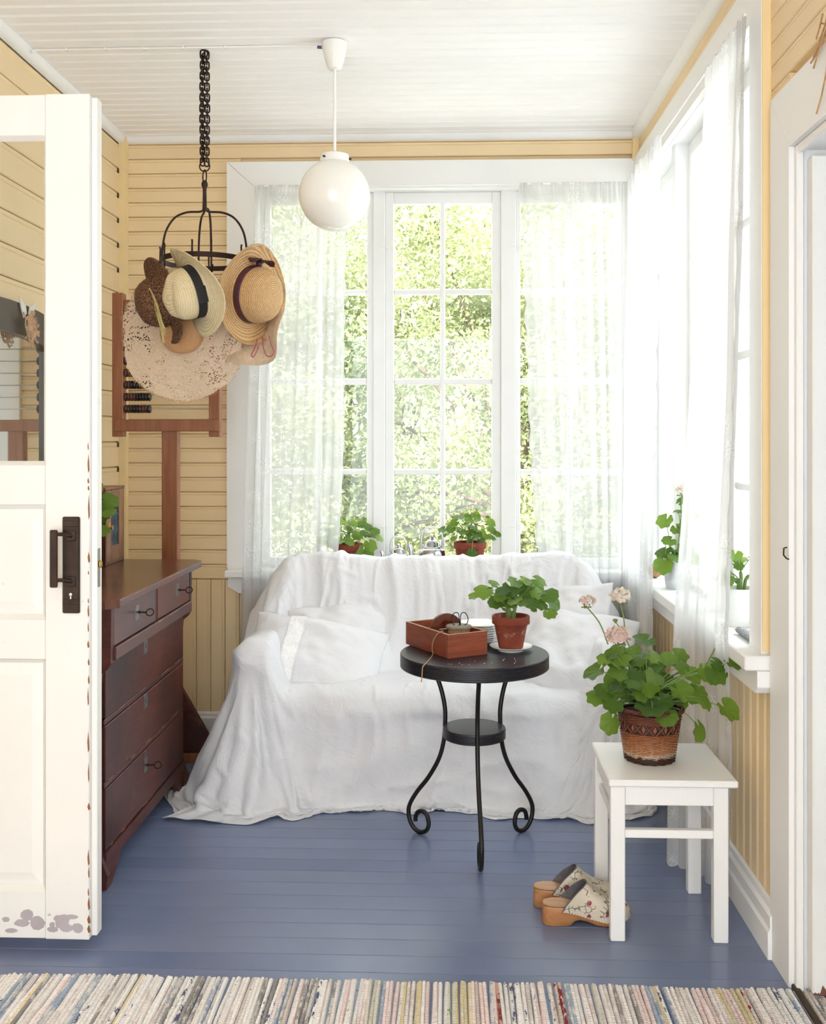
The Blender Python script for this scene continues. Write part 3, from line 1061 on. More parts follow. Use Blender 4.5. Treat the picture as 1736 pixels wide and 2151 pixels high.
def sstep(a, b, x):
    t = np.clip((x - a) / (b - a), 0, 1)
    return t * t * (3 - 2 * t)
def sofa_h(x, y):
    seat = 0.437 + 0.012 * np.cos((x + 0.08) * 2.2) - 0.085 * (1 - np.sqrt(np.clip(1 - np.clip((SY0 + 0.10 - y) / 0.10, 0, 1) ** 2, 0, 1)))
    arm_l = sstep(-0.655, -0.765, x) * (0.195 - 0.06 * np.clip((-0.80 - x) / 0.10, 0, 1) ** 2)
    arm_r = sstep(0.50, 0.61, x) * (0.195 - 0.06 * np.clip((x - 0.65) / 0.10, 0, 1) ** 2)
    armf = 1 - 0.25 * sstep(SY0 + 0.08, SY0, y)
    base = seat + (arm_l + arm_r) * armf
    xc = (x + 0.08) / 0.66
    top = 0.905 + 0.036 * np.clip(np.abs(xc), 0, 1) ** 2.0 - 0.30 * np.clip((np.abs(xc) - 0.93) / 0.33, 0, 1.0) ** 1.6
    rise = sstep(4.44, 4.66, y)
    back = base + np.maximum(top - base, 0) * rise
    back = back - 0.05 * sstep(4.74, 4.81, y)
    return back

def make_sheet():
    rng = np.random.RandomState(5)
    nin_x, nin_y, nsk = 150, 84, 40
    NX, NY = nin_x + 2 * nsk + 1, nin_y + 2 * nsk + 1
    def dom(n_in):
        e = np.arange(1, nsk + 1) / nsk
        return np.concatenate([-1 - e[::-1], np.linspace(-1, 1, n_in + 1), 1 + e])
    px, py = np.meshgrid(dom(nin_x), dom(nin_y))          # [NY, NX]
    r = np.maximum(np.maximum(np.abs(px), np.abs(py)), 1.0)
    qx, qy = px / r, py / r
    e = r - 1.0
    # footprint with rounded corners
    k = np.maximum(np.abs(qx), np.abs(qy))
    sq = np.sqrt(np.maximum(qx * qx + qy * qy, 1e-9))
    rad = np.where(k > 0, k / sq, 1)
    p8 = (np.abs(qx) ** 9 + np.abs(qy) ** 9) ** (1 / 9.0)
    s = np.where(p8 > 1e-6, k / np.maximum(p8, 1e-6), 1)
    ux, uy = qx * s, qy * s
    X = (SX0 + SX1) / 2 + ux * (SX1 - SX0) / 2
    # rows closer together where the back rises
    yy = np.interp(uy, [-1, -0.55, 0.0, 0.62, 1.0], [SY0, 4.28, 4.46, 4.67, SY1])
    Y = yy
    Z0 = sofa_h(X, Y) + 0.006
    # skirt
    nx_, ny_ = ux * np.abs(ux) ** 6, uy * np.abs(uy) ** 6
    nl = np.sqrt(nx_ ** 2 + ny_ ** 2) + 1e-9
    nx_, ny_ = nx_ / nl, ny_ / nl
    ang = np.arctan2(qy, qx)
    per = np.where(np.abs(qy) >= np.abs(qx), qx * (SX1 - SX0) / 2, 0) + np.where(np.abs(qx) > np.abs(qy), qy * (SY1 - SY0) / 2 * np.sign(-qx), 0)
    front = np.clip(-ny_, 0, 1)
    left = np.clip(-nx_, 0, 1)
    right = np.clip(nx_, 0, 1)
    rip = np.zeros_like(X)
    for (f_, ph, a_) in ((21, 0.3, 0.45), (34, 1.7, 0.35), (55, 2.2, 0.22), (13, 4.0, 0.4)):
        rip += a_ * np.sin(f_ * per + ph + 2.0 * ang)
    flare = 0.025 + front * (0.075 + 0.07 * sstep(-0.1, 0.7, X)) + left * 0.155 + right * 0.02
    corner = np.exp(-(((ux + 0.86) / 0.14) ** 2 + ((uy + 1.0) / 0.35) ** 2))
    flare = flare + 0.10 * corner + front * (0.11 * np.exp(-((X + 0.60) / 0.055) ** 2) + 0.05 * np.exp(-((X + 0.74) / 0.04) ** 2) + 0.05 * np.exp(-((X - 0.20) / 0.07) ** 2) - 0.03 * np.exp(-((X + 0.02) / 0.09) ** 2) + 0.04 * np.exp(-((X - 0.50) / 0.05) ** 2))
    amp = 0.020 + 0.030 * left + 0.035 * corner
    et = np.clip(e, 0, 1)
    out = (flare * et ** 0.9 + amp * rip * et ** 0.8 * (e > 0))
    # scattered hem height
    hem = 0.012 + 0.014 * np.sin(9 * per + 1.0) + 0.010 * np.sin(23 * per) + 0.02 * (right > 0.5)
    hem = np.clip(hem, 0.004, 0.05)
    Zs = Z0 + (hem - Z0) * et
    over = np.clip(et - 0.93, 0, 1) / 0.07
    X = X + nx_ * out + np.where(e > 0, 0, 0)
    Y = Y + ny_ * out
    Z = np.where(e > 0, Zs, Z0)
    Y = np.minimum(Y, 4.865)
    P = np.stack([X, Y, Z], -1)
    # seed creases running down from the back and across the seat front
    wr = np.zeros_like(X)
    for i in range(60):
        x0, y0 = rng.uniform(SX0, SX1), rng.uniform(4.1, 4.75)
        th_ = rng.uniform(-0.5, 0.5)
        d = (X - x0) * math.cos(th_) + (Y - y0) * math.sin(th_)
        l_ = -(X - x0) * math.sin(th_) + (Y - y0) * math.cos(th_)
        wr += rng.uniform(0.003, 0.010) * np.exp(-(d / rng.uniform(0.008, 0.02)) ** 2 - (l_ / rng.uniform(0.06, 0.2)) ** 2)
    P[..., 2] += np.where(e > 0, 0, wr)
    for i in range(70):
        x0, z0 = rng.uniform(SX0, SX1), rng.uniform(0.05, 0.45)
        th_ = rng.uniform(-0.6, 0.6)
        d = (X - x0) * math.cos(th_) + (Z - z0) * math.sin(th_)
        l_ = -(X - x0) * math.sin(th_) + (Z - z0) * math.cos(th_)
        w_ = rng.uniform(0.003, 0.012) * np.exp(-(d / rng.uniform(0.008, 0.025)) ** 2 - (l_ / rng.uniform(0.05, 0.2)) ** 2)
        P[..., 1] -= np.where((e > 0) & (front > 0.5), w_, 0)
    # relax as cloth: a little more cloth than the shape needs
    slack = 1.0 + 0.030 + 0.012 * rng.rand(NY, NX)
    def rl(a, b):
        return np.linalg.norm(P[b] - P[a], axis=-1)
    S_ = np.s_
    cons = []
    for off in (0, 1):
        cons.append((S_[:, off:NX - 1:2], S_[:, off + 1:NX:2], 1.0))
        cons.append((S_[off:NY - 1:2, :], S_[off + 1:NY:2, :], 1.0))
    for off in (0, 1):
        cons.append((S_[off:NY - 1:2, :-1], S_[off + 1:NY:2, 1:], 0.5))
        cons.append((S_[off:NY - 1:2, 1:], S_[off + 1:NY:2, :-1], 0.5))
    for off in (0, 1, 2, 3):
        cons.append((S_[:, off:NX - 2:4], S_[:, off + 2:NX:4], 0.10))
        cons.append((S_[off:NY - 2:4, :], S_[off + 2:NY:4, :], 0.10))
    C = []
    for a, b, kk in cons:
        na = P[a].shape
        nb = P[b].shape
        h = min(na[0], nb[0])
        w = min(na[1], nb[1])
        r0 = np.linalg.norm(P[b][:h, :w] - P[a][:h, :w], axis=-1) * slack[:h, :w]
        C.append((a, b, kk, h, w, r0))
    V = np.zeros_like(P)
    outside = e > 0
    for it in range(40):
        V[..., 2] -= 0.0009
        V *= 0.86
        Q = P + V
        for sub in range(3):
            for a, b, kk, h, w, r0 in C:
                A = Q[a][:h, :w]
                B = Q[b][:h, :w]
                d = B - A
                ln = np.linalg.norm(d, axis=-1) + 1e-9
                cor = d * (((ln - r0) / ln) * 0.5 * kk)[..., None]
                A += cor
                B -= cor
            h_ = sofa_h(np.clip(Q[..., 0], SX0, SX1), np.clip(Q[..., 1], SY0, SY1)) + 0.004
            Q[..., 2] = np.where(outside, Q[..., 2], np.maximum(Q[..., 2], h_))
            Q[..., 2] = np.maximum(Q[..., 2], 0.004)
            # keep the skirt outside the frame
            o_ = (Q[..., 0] - P[..., 0]) * nx_ + (Q[..., 1] - P[..., 1]) * ny_
            Q[..., 1] = np.minimum(Q[..., 1], 4.868)
        V = Q - P
        mx = np.linalg.norm(V, axis=-1, keepdims=True)
        V = V * np.minimum(1, 0.02 / (mx + 1e-9))
        # friction where it lies on the sofa or floor
        touch = (~outside) | (Q[..., 2] < 0.006)
        V[..., 0] = np.where(touch, V[..., 0] * 0.4, V[..., 0])
        V[..., 1] = np.where(touch, V[..., 1] * 0.4, V[..., 1])
        P = P + V
    # folds and crumples along the surface normal
    def vnoise(a, b, seed):
        r_ = np.random.RandomState(seed)
        T = r_.rand(256, 256)
        ia, ib = np.floor(a).astype(int), np.floor(b).astype(int)
        fa, fb_ = a - ia, b - ib
        fa = fa * fa * (3 - 2 * fa)
        fb_ = fb_ * fb_ * (3 - 2 * fb_)
        g = lambda i, j: T[i % 256, j % 256]
        return (g(ia, ib) * (1 - fa) + g(ia + 1, ib) * fa) * (1 - fb_) + (g(ia, ib + 1) * (1 - fa) + g(ia + 1, ib + 1) * fa) * fb_
    def ridge(a, b, seed):
        n_ = vnoise(a, b, seed)
        return (1 - np.abs(2 * n_ - 1)) ** 1.8
    du = np.gradient(P, axis=1)
    dv = np.gradient(P, axis=0)
    Nn = np.cross(du, dv)
    Nn /= np.linalg.norm(Nn, axis=-1, keepdims=True) + 1e-9
    x_, y_, z_ = P[..., 0], P[..., 1], P[..., 2]
    # arc length along the sheet, roughly
    s_v = np.cumsum(np.linalg.norm(dv, axis=-1), axis=0)
    s_u = np.cumsum(np.linalg.norm(du, axis=-1), axis=1)
    iny = (e <= 0)
    onback = iny * sstep(4.46, 4.56, y_)
    onseat = iny * (1 - onback)
    wx = x_ + 0.08 * (vnoise(x_ * 4 + 20, s_v * 5, 1) - 0.5) + 0.25 * (0.95 - z_) * np.sign(x_ + 0.1) * np.clip(np.abs(x_ + 0.1), 0, 0.5)
    D = onback * (0.024 * ridge(wx * 9, z_ * 1.2 + 3, 2) + 0.009 * ridge(wx * 23, z_ * 2, 3) - 0.012)
    D += onseat * (0.012 * ridge(x_ * 11 + 3 * y_, y_ * 4, 4) + 0.007 * ridge(x_ * 7 - 5 * y_, y_ * 8 + 2 * x_, 5) - 0.007)
    perl = per + 0.05 * (vnoise(per * 6 + 9, e * 5, 6) - 0.5)
    skirtf = (e > 0) * (1 - left)
    D += skirtf * (0.030 * np.clip(e * 3, 0.45, 1) * ridge(perl * 6.5 + 0.8 * e, e * 0.8 + 4, 7) + 0.013 * ridge(perl * 15 + 0.7 * e, e * 1.5, 8) + 0.013 * ridge(perl * 4 + 2.2 * e, e * 5, 9) - 0.018)
    D += ((e > 0) * left) * (0.050 * np.clip(e * 2, 0.2, 1) * ridge(perl * 7.5 + 0.4 * e, e * 0.9 + 1, 10) + 0.010 * ridge(perl * 19, e * 2, 11) - 0.02)
    D += 0.0035 * (ridge(s_u * 9 + 2 * vnoise(s_u * 5, s_v * 5, 14), s_v * 9, 12) - 0.4) * np.where(e > 0, np.clip(e * 3, 0.4, 1), 0.8)
    D += 0.0012 * (ridge(s_u * 24, s_v * 24, 13) - 0.4)
    sg = np.where(Nn[..., 2:3] < -0.2, -1.0, 1.0)
    cen = np.array([(SX0 + SX1) / 2, (SY0 + SY1) / 2 + 0.1, 0.2])
    sg = np.sign(np.sum(Nn * (P - cen), -1, keepdims=True))
    P = P + Nn * sg * D[..., None]
    P[..., 1] = np.minimum(P[..., 1], 4.874)
    P[..., 2] = np.maximum(P[..., 2], 0.003)
    P[..., 0] = np.where(P[..., 1] > 4.15, np.minimum(P[..., 0], 0.778), P[..., 0])
    idx = np.arange(NX * NY).reshape(NY, NX)
    F = np.stack([idx[:-1, :-1], idx[:-1, 1:], idx[1:, 1:], idx[1:, :-1]], -1).reshape(-1, 4)
    me = bpy.data.meshes.new('sheet')
    me.from_pydata(P.reshape(-1, 3).tolist(), [], F.tolist())
    me.update()
    me.shade_smooth()
    me.materials.append(m_sheet)
    return me
_sm = make_sheet()
sh = bpy.data.objects.new('sheet', _sm)
link(sh)
subsurf(sh, 1)
tag(sh, 'rumpled white cotton sheet draped over the sofa down to floor', 'sheet')
# trailing corner of the sheet on the floor
def trail(i, j):
    u, v = i / 20, j / 12
    x = -0.965 + 0.10 * v - 0.145 * u * (1 - 0.75 * v) + 0.03 * v
    y = 4.03 - 0.15 * u + 0.05 * v * (1 - u) - 0.035 * u * v + 0.03 * (1 - u) * (1 - v)
    z = 0.006 + 0.035 * (1 - u) ** 2 * math.sin(PI * min(1, v * 1.1)) + 0.008 * math.sin(14 * v + 5 * u) * (1 - 0.6 * u) + 0.008
    return (x, y, max(z, 0.003))
tl = MB().surf(21, 13, trail)
tl_o = tl.build('trailing_corner', m_sheet, sh, smooth=180, fix=False)
subsurf(tl_o, 1)

# ------------------------------------------------------------------ pillows
def pillow(name, label, w, h, t, loc, zdir, xdir, seed=1, band=False, group=None):
    m = axis_matrix(loc, zdir, xdir)
    mb = MB()
    N = 44
    def prof(u, v, s):
        a = 1 - abs(u) ** 2.4
        b = 1 - abs(v) ** 2.4
        th_ = t * (max(a, 0) ** 0.55) * (max(b, 0) ** 0.55)
        pin = 1 - 0.055 * (1 - abs(u) ** 2) * abs(v) ** 3
        pin2 = 1 - 0.055 * (1 - abs(v) ** 2) * abs(u) ** 3
        x, y = u * w * pin2, v * h * pin
        n1 = nz(u * 2.2 + seed, v * 2.2, s) * 0.020 + nz(u * 5 + seed, v * 5, s * 2) * 0.008
        crease = 0.006 * math.sin(9 * (abs(u) - abs(v)) + seed) * (1 - min(a, b)) ** 2
        edge = min(a, b)
        z = s * th_ * 0.5 + (n1 * min(1, edge * 3) + crease)
        z += 0.02 * nz(u * 1.5 + 9 * seed, v * 1.5) 
        if t > 0.1:
            z -= 0.030 * (u * u) * (1 if seed % 2 else -1)
        return (x, y, z)
    for s in (1, -1):
        mb.surf(N + 1, N + 1, lambda i, j: prof(2 * i / N - 1, 2 * j / N - 1, s), m=m)
    ob = mb.build(name, m_pillow, None, smooth=180)
    subsurf(ob, 1)
    tag(ob, label, 'pillow', group)
    if band:
        bd = MB()
        def bf(i, j):
            u = -0.45 + 0.22 * i / 8
            v = -0.985 + 1.97 * j / 36
            p = prof(u, v, 1)
            return (p[0], p[1], p[2] + 0.004)
        bd.surf(9, 37, bf, m=m)
        bd.build('lace_band', m_lace_band, ob, smooth=180)
    return ob
pillow('pillow', 'white linen pillow with lace band against the left sofa arm', 0.30, 0.185, 0.15, (-0.585, 4.36, 0.528), (0.10, -0.72, 0.62), (0.96, 0.0, -0.17), 3, True)
pillow('pillow', 'white pillow tucked behind the lace-banded pillow', 0.24, 0.19, 0.12, (-0.47, 4.48, 0.565), (0.15, -0.9, 0.5), (0.97, 0.1, 0.12), 5)
pillow('pillow', 'white pillow leaning with one corner down on sofa seat', 0.25, 0.22, 0.14, (0.50, 4.33, 0.555), (-0.30, -0.62, 0.66), (0.86, -0.40, -0.10), 7)
pillow('pillow', 'white pillow in the window corner of the sofa back', 0.25, 0.20, 0.12, (0.46, 4.52, 0.63), (-0.25, -0.85, 0.45), (0.95, -0.25, 0.05), 8)

# ------------------------------------------------------------------ round black table
TC = (0.08, 3.69)
tb = thing('side_table', 'round black side table with curled iron legs and lower shelf', 'table', (TC[0], TC[1], 0))
def ridged(r, z0, z1, n):
    p = [(0.0, z0), (r - 0.004, z0), (r, z0 + 0.003)]
    k = n
    for i in range(k):
        a = z0 + 0.003 + (z1 - z0 - 0.006) * i / k
        b = z0 + 0.003 + (z1 - z0 - 0.006) * (i + 1) / k
        p += [(r, a + 0.0006), (r - 0.0016, a + (b - a) * 0.1), (r, a + (b - a) * 0.25)]
    p += [(r, z1 - 0.003), (r - 0.002, z1), (0.0, z1)]
    return p
MB().lathe(ridged(0.266, 0.641, 0.690, 7), 72).build('tabletop', m_black, tb, smooth=50)
MB().lathe(ridged(0.112, 0.386, 0.424, 6), 56).build('shelf', m_black, tb, smooth=50)
legp = [(0.178, 0.642), (0.165, 0.615), (0.135, 0.55), (0.118, 0.48), (0.117, 0.42), (0.122, 0.36), (0.142, 0.29), (0.185, 0.215), (0.232, 0.155), (0.262, 0.105), (0.268, 0.070), (0.258, 0.035), (0.236, 0.012), (0.212, 0.0085),
        (0.192, 0.020), (0.184, 0.045), (0.192, 0.075), (0.210, 0.086), (0.230, 0.078), (0.238, 0.060), (0.239, 0.045)]
lpts = catmull([(p[0], 0, p[1]) for p in legp], 6)
lm = MB().tube(lpts, 0.0082, 10).mesh('leg', m_blackiron, 60)
for a in (-86, 154, 35):
    put('leg', lm, tb, (0, 0, 0), (0, 0, math.radians(a)))

# ------------------------------------------------------------------ white stool
st = thing('stool', 'white painted wooden stool with square top and four legs', 'stool', (0.636, 3.172, 0))
sX, sY = 0.636, 3.172
sm_ = MB()
sm_.box(0.453 - sX, 0.823 - sX, 2.985 - sY, 3.362 - sY, 0.450, 0.470, 0.004)
sm_.build('seat', m_stool, st, smooth=25)
LEGS = [(0.480, 3.012), (0.776, 3.012), (0.480, 3.335), (0.776, 3.335)]
for (lx, ly) in LEGS:
    MB().box(lx - 0.021 - sX, lx + 0.021 - sX, ly - 0.018 - sY, ly + 0.018 - sY, 0, 0.449, 0.0025).build('leg', m_stool, st, smooth=25)
for (a, b) in (((0.501, 0.755, 3.000, 3.020), (0.393, 0.449)), ((0.501, 0.755, 3.327, 3.347), (0.393, 0.449)), ((0.465, 0.485, 3.030, 3.317), (0.393, 0.449)), ((0.771, 0.791, 3.030, 3.317), (0.393, 0.449))):
    MB().box(a[0] - sX, a[1] - sX, a[2] - sY, a[3] - sY, b[0], b[1], 0.002).build('apron', m_stool, st, smooth=25)
for a in ((0.501, 0.755, 3.000, 3.022), (0.471, 0.489, 3.030, 3.317), (0.767, 0.785, 3.030, 3.317)):
    MB().box(a[0] - sX, a[1] - sX, a[2] - sY, a[3] - sY, 0.298 if a[1] - a[0] > 0.1 else 0.33, 0.322 if a[1] - a[0] > 0.1 else 0.352, 0.002).build('stretcher', m_stool, st, smooth=25)

# ------------------------------------------------------------------ clogs
def _floral():
    t = NT('cream_floral_leather')
    v = t.coord(rand=True)
    vo = t.n('ShaderNodeTexVoronoi')
    vo.inputs['Scale'].default_value = 34
    t.l(v, vo.inputs['Vector'])
    c0 = (0.60, 0.53, 0.42)
    sel = t.n('ShaderNodeSeparateColor')
    t.l(vo.outputs['Color'], sel.inputs[0])
    wob = t.math('ADD', vo.outputs['Distance'], t.math('MULTIPLY', t.noise(v, 120, 3), 0.35))
    spot = t.step(wob, 0.50, 0.44)
    pick = t.step(sel.outputs[0], 0.50, 0.51)
    fl = t.ramp(t.noise(v, 160, 3), [(0.4, (0.14, 0.012, 0.03)), (0.62, (0.42, 0.09, 0.13))])
    c = t.mix(t.math('MULTIPLY', spot, pick), c0, fl)
    v2 = t.n('ShaderNodeTexVoronoi', feature='DISTANCE_TO_EDGE')
    v2.inputs['Scale'].default_value = 62
    t.l(v, v2.inputs['Vector'])
    msk = t.step(t.noise(v, 28, 3), 0.53, 0.58)
    ln = t.math('MULTIPLY', t.step(v2.outputs['Distance'], 0.07, 0.03), msk)
    c = t.mix(ln, c, (0.045, 0.065, 0.04))
    return t.done(t.principled(c, 0.42, 0, None, 0.4))
m_floral = _floral()
m_clogwood = wood('clog_alder_wood', (0.34, 0.135, 0.045), (0.52, 0.25, 0.10), (1, 10, 10), 5, 0.5, 0.04)
m_clogtop = wood('clog_footbed_wood', (0.52, 0.30, 0.17), (0.66, 0.42, 0.25), (1, 8, 8), 5, 0.55, 0.03)
m_lining = plain('grey_suede_lining', (0.13, 0.125, 0.14), 0.9, 0, 0.15, 60)
def half_w(s):
    return float(np.interp(s, [0, 0.03, 0.12, 0.25, 0.42, 0.62, 0.78, 0.90, 0.97, 1.0], [0.012, 0.026, 0.036, 0.036, 0.033, 0.043, 0.046, 0.038, 0.022, 0.004]))
def z_top(s):
    return float(np.interp(s, [0, 0.25, 0.5, 0.7, 0.9, 1.0], [0.060, 0.058, 0.040, 0.030, 0.032, 0.036]))
def z_bot(s):
    return float(np.interp(s, [0, 0.04, 0.30, 0.36, 0.46, 0.60, 0.72, 0.9, 1.0], [0.004, 0.0, 0.0, 0.014, 0.018, 0.004, 0.0, 0.008, 0.022]))
def make_clog(label, loc, rot):
    Lc = 0.262
    t_ = thing('clog', label, 'shoe', loc, rot)
    S = [0, .01, .03, .06, .12, .2, .28, .31, .36, .42, .5, .6, .7, .8, .88, .94, .98, 1.0]
    N = 16
    sole = MB()
    def ring(s, i):
        w = half_w(s)
        a, b = z_bot(s), z_top(s)
        q = i / N
        k = [(w * 0.86, a), (w * 0.95, a + 0.003), (w, a + 0.3 * (b - a)), (w * 1.02, b - 0.004), (w * 0.97, b), (w * 0.6, b - 0.003), (0, b - 0.005)]
        return None
    rows = []
    for s in S:
        w, a, b = half_w(s), z_bot(s), z_top(s)
        half = [(0, a), (w * 0.80, a), (w * 0.93, a + 0.004), (w * 1.0, (a + b) / 2), (w * 1.02, b - 0.004), (w * 0.96, b), (w * 0.6, b - 0.002), (0, b - 0.003)]
        ringp = [(p[0], p[1]) for p in half] + [(-p[0], p[1]) for p in half[-2:0:-1]]
        rows.append([(s * Lc, p[0] + 0.006 * math.sin(PI * s), p[1]) for p in ringp])
    nr = len(rows[0])
    sole.surf(nr, len(rows), lambda i, j: rows[j][i], closed_u=True)
    sole.f.append(tuple(range(nr)))
    sole.f.append(tuple(len(sole.v) - nr + k for k in range(nr)))
    sole.build('sole', m_clogwood, t_, smooth=50)
    fbm = MB()
    SS = [k / 20 * 0.72 + 0.012 for k in range(21)]
    fbm.surf(9, 21, lambda i, j: (SS[j] * Lc, (i / 4 - 1) * half_w(SS[j]) * 0.90 + 0.006 * math.sin(PI * SS[j]), z_top(SS[j]) + 0.0012 - 0.0035 * (1 - abs(i / 4 - 1))))
    fbm.build('footbed', m_clogtop, t_, smooth=180)
    def upper(off):
        mb = MB()
        nu, nv = 25, 22
        def fn(i, j):
            ph = PI * i / (nu - 1)
            si = math.sin(ph)
            s0 = 0.20 + 0.30 * si ** 0.8
            s = s0 + (1.004 - s0) * (j / (nv - 1))
            hh = float(np.interp(s, [0.18, 0.35, 0.5, 0.6, 0.75, 0.88, 0.96, 1.0], [0.050, 0.088, 0.083, 0.066, 0.048, 0.038, 0.028, 0.006]))
            w = half_w(min(s, 1.0)) * 1.03 + off
            zb = z_top(min(s, 1)) - 0.012
            cy = math.cos(ph)
            wy = w * math.copysign(abs(cy) ** 0.75, cy)
            z = zb + (hh + 0.010 + off) * (si ** 0.62)
            if s < 0.45:
                z = min(z, zb + 0.010 + off + (hh) * si ** 0.8)
            return (s * Lc + off, wy + 0.006 * math.sin(PI * min(s, 1)), z)
        mb.surf(nu, nv, fn)
        return mb
    up = upper(0.0015).build('upper', m_floral, t_, smooth=180, fix=False)
    upper(-0.0012).build('lining', m_lining, up, smooth=180, fix=False)
    ed = MB()
    pts = []
    for i in range(25):
        ph = PI * i / 24
        pts.append(upper(0.0015).v[i])
    ed.tube(pts, 0.0016, 6)
    ed.build('edge_binding', m_lining, up)
    nl = MB()
    for k in range(22):
        for sd in (-1, 1):
            s = 0.24 + 0.70 * k / 21
            nl.box(s * Lc - 0.003, s * Lc + 0.003, sd * (half_w(s) * 1.035 + 0.0022) + 0.006 * math.sin(PI * s) - 0.0008, sd * (half_w(s) * 1.035 + 0.0022) + 0.006 * math.sin(PI * s) + 0.0008, z_top(s) - 0.0125, z_top(s) - 0.0095)
    nl.build('staple', plain('staple_strip', (0.62, 0.55, 0.47), 0.5), up, smooth=0)
    return t_
make_clog('floral cream clog with wooden sole next to the stool front leg', (0.272, 3.105, 0), math.radians(2))
make_clog('floral cream clog with wooden sole behind its twin', (0.255, 3.222, 0), math.radians(-1))

# ------------------------------------------------------------------ rag rug
rg = thing('rag_rug', 'pale multicoloured woven rag rug on the blue floor', 'rug', (-0.1, 2.30, 0))
def rag(name, c1, c2, sc=60, th=0.56):
    t = NT(name)
    v = t.coord((1, 0.35, 1))
    n = t.noise(v, sc, 3, 0.7)
    n2 = t.noise(v, 9, 2)
    oi = t.n('ShaderNodeObjectInfo')
    f_ = t.math('ADD', n, t.math('MULTIPLY', t.math('SUBTRACT', n2, 0.5), 0.9))
    c = t.mix(t.step(f_, th, th + 0.06), c1, c2)
    hs = t.n('ShaderNodeHueSaturation')
    hs.inputs['Saturation'].default_value = 1.0
    t.l(c, hs.inputs['Color'])
    t.l(t.math('ADD', t.math('MULTIPLY', oi.outputs['Random'], 0.22), 1.04), hs.inputs['Value'])
    wv = t.n('ShaderNodeTexWave')
    wv.bands_direction = 'Y'
    wv.inputs['Scale'].default_value = 42
    wv.inputs['Distortion'].default_value = 1.5
    t.l(t.coord(), wv.inputs['Vector'])
    return t.done(t.principled(hs.outputs[0], 0.95, 0, t.bump(wv.outputs['Fac'], 0.6, 0.006), 0.1))
cr = (0.78, 0.735, 0.71)
rags = [(rag('rag_cream', cr, (0.68, 0.60, 0.585), 30), 46), (rag('rag_white_print', (0.78, 0.75, 0.73), (0.10, 0.11, 0.20), 75, 0.64), 18),
        (rag('rag_pink', (0.74, 0.60, 0.585), (0.80, 0.72, 0.70), 40), 16), (rag('rag_red_fleck', (0.60, 0.52, 0.48), (0.30, 0.035, 0.035), 70, 0.64), 7),
        (rag('rag_grey', (0.30, 0.28, 0.27), (0.55, 0.52, 0.50), 60, 0.48), 6), (rag('rag_blue', (0.34, 0.40, 0.50), (0.62, 0.60, 0.58), 50, 0.50), 6),
        (rag('rag_yellow', (0.66, 0.56, 0.36), (0.68, 0.62, 0.50), 40), 6), (rag('rag_green_fleck', (0.60, 0.57, 0.50), (0.16, 0.28, 0.08), 70, 0.66), 4), (rag('rag_dark_red', (0.22, 0.04, 0.035), (0.55, 0.32, 0.26), 60, 0.5), 2)]
random.seed(21)
pool = [m for m, k in rags for _ in range(k)]
rag_meshes = {}
PW = 0.0108
def rag_mesh(mat, var):
    key = (mat.name, var)
    if key in rag_meshes:
        return rag_meshes[key]
    mb = MB()
    n = 15
    rows = []
    for j in range(n):
        y = -0.62 + 1.06 * j / (n - 1)
        w = PW * (0.56 + 0.10 * nz(j * 0.9, var * 3.1))
        h = 0.008 + 0.0035 * nz(j * 0.7 + 5, var * 2.3)
        ox = 0.004 * nz(j * 0.22, var * 7.7)
        rows.append([(ox - w, y, 0.001), (ox - w * 0.55, y, h), (ox + w * 0.55, y, h), (ox + w, y, 0.001)])
    mb.surf(4, n, lambda i, j: rows[j][i])
    b = len(mb.v)
    mb.f += [(0, 1, 2, 3), (b - 1, b - 2, b - 3, b - 4)]
    rag_meshes[key] = mb.mesh('rag_strip', mat, 60)
    return rag_meshes[key]
x = -1.40
k = 0
run = 0
cur = pool[0]
while x < 1.30:
    if run <= 0:
        cur = random.choice(pool)
        run = random.choice((1, 1, 1, 2, 3))
    run -= 1
    edge = 0.012 * nz(k * 0.09, 3.3) + 0.010 * max(0, nz(k * 0.05 + 40, 1.1)) + random.uniform(-0.004, 0.003)
    lift = max(0, nz(k * 0.07 + 11, 8.0)) * 0.006
    ob = put('rag_strip', rag_mesh(cur, k % 4), rg, (x + 0.1, edge, lift), (0, 0, random.uniform(-0.012, 0.012)))
    x += PW
    k += 1
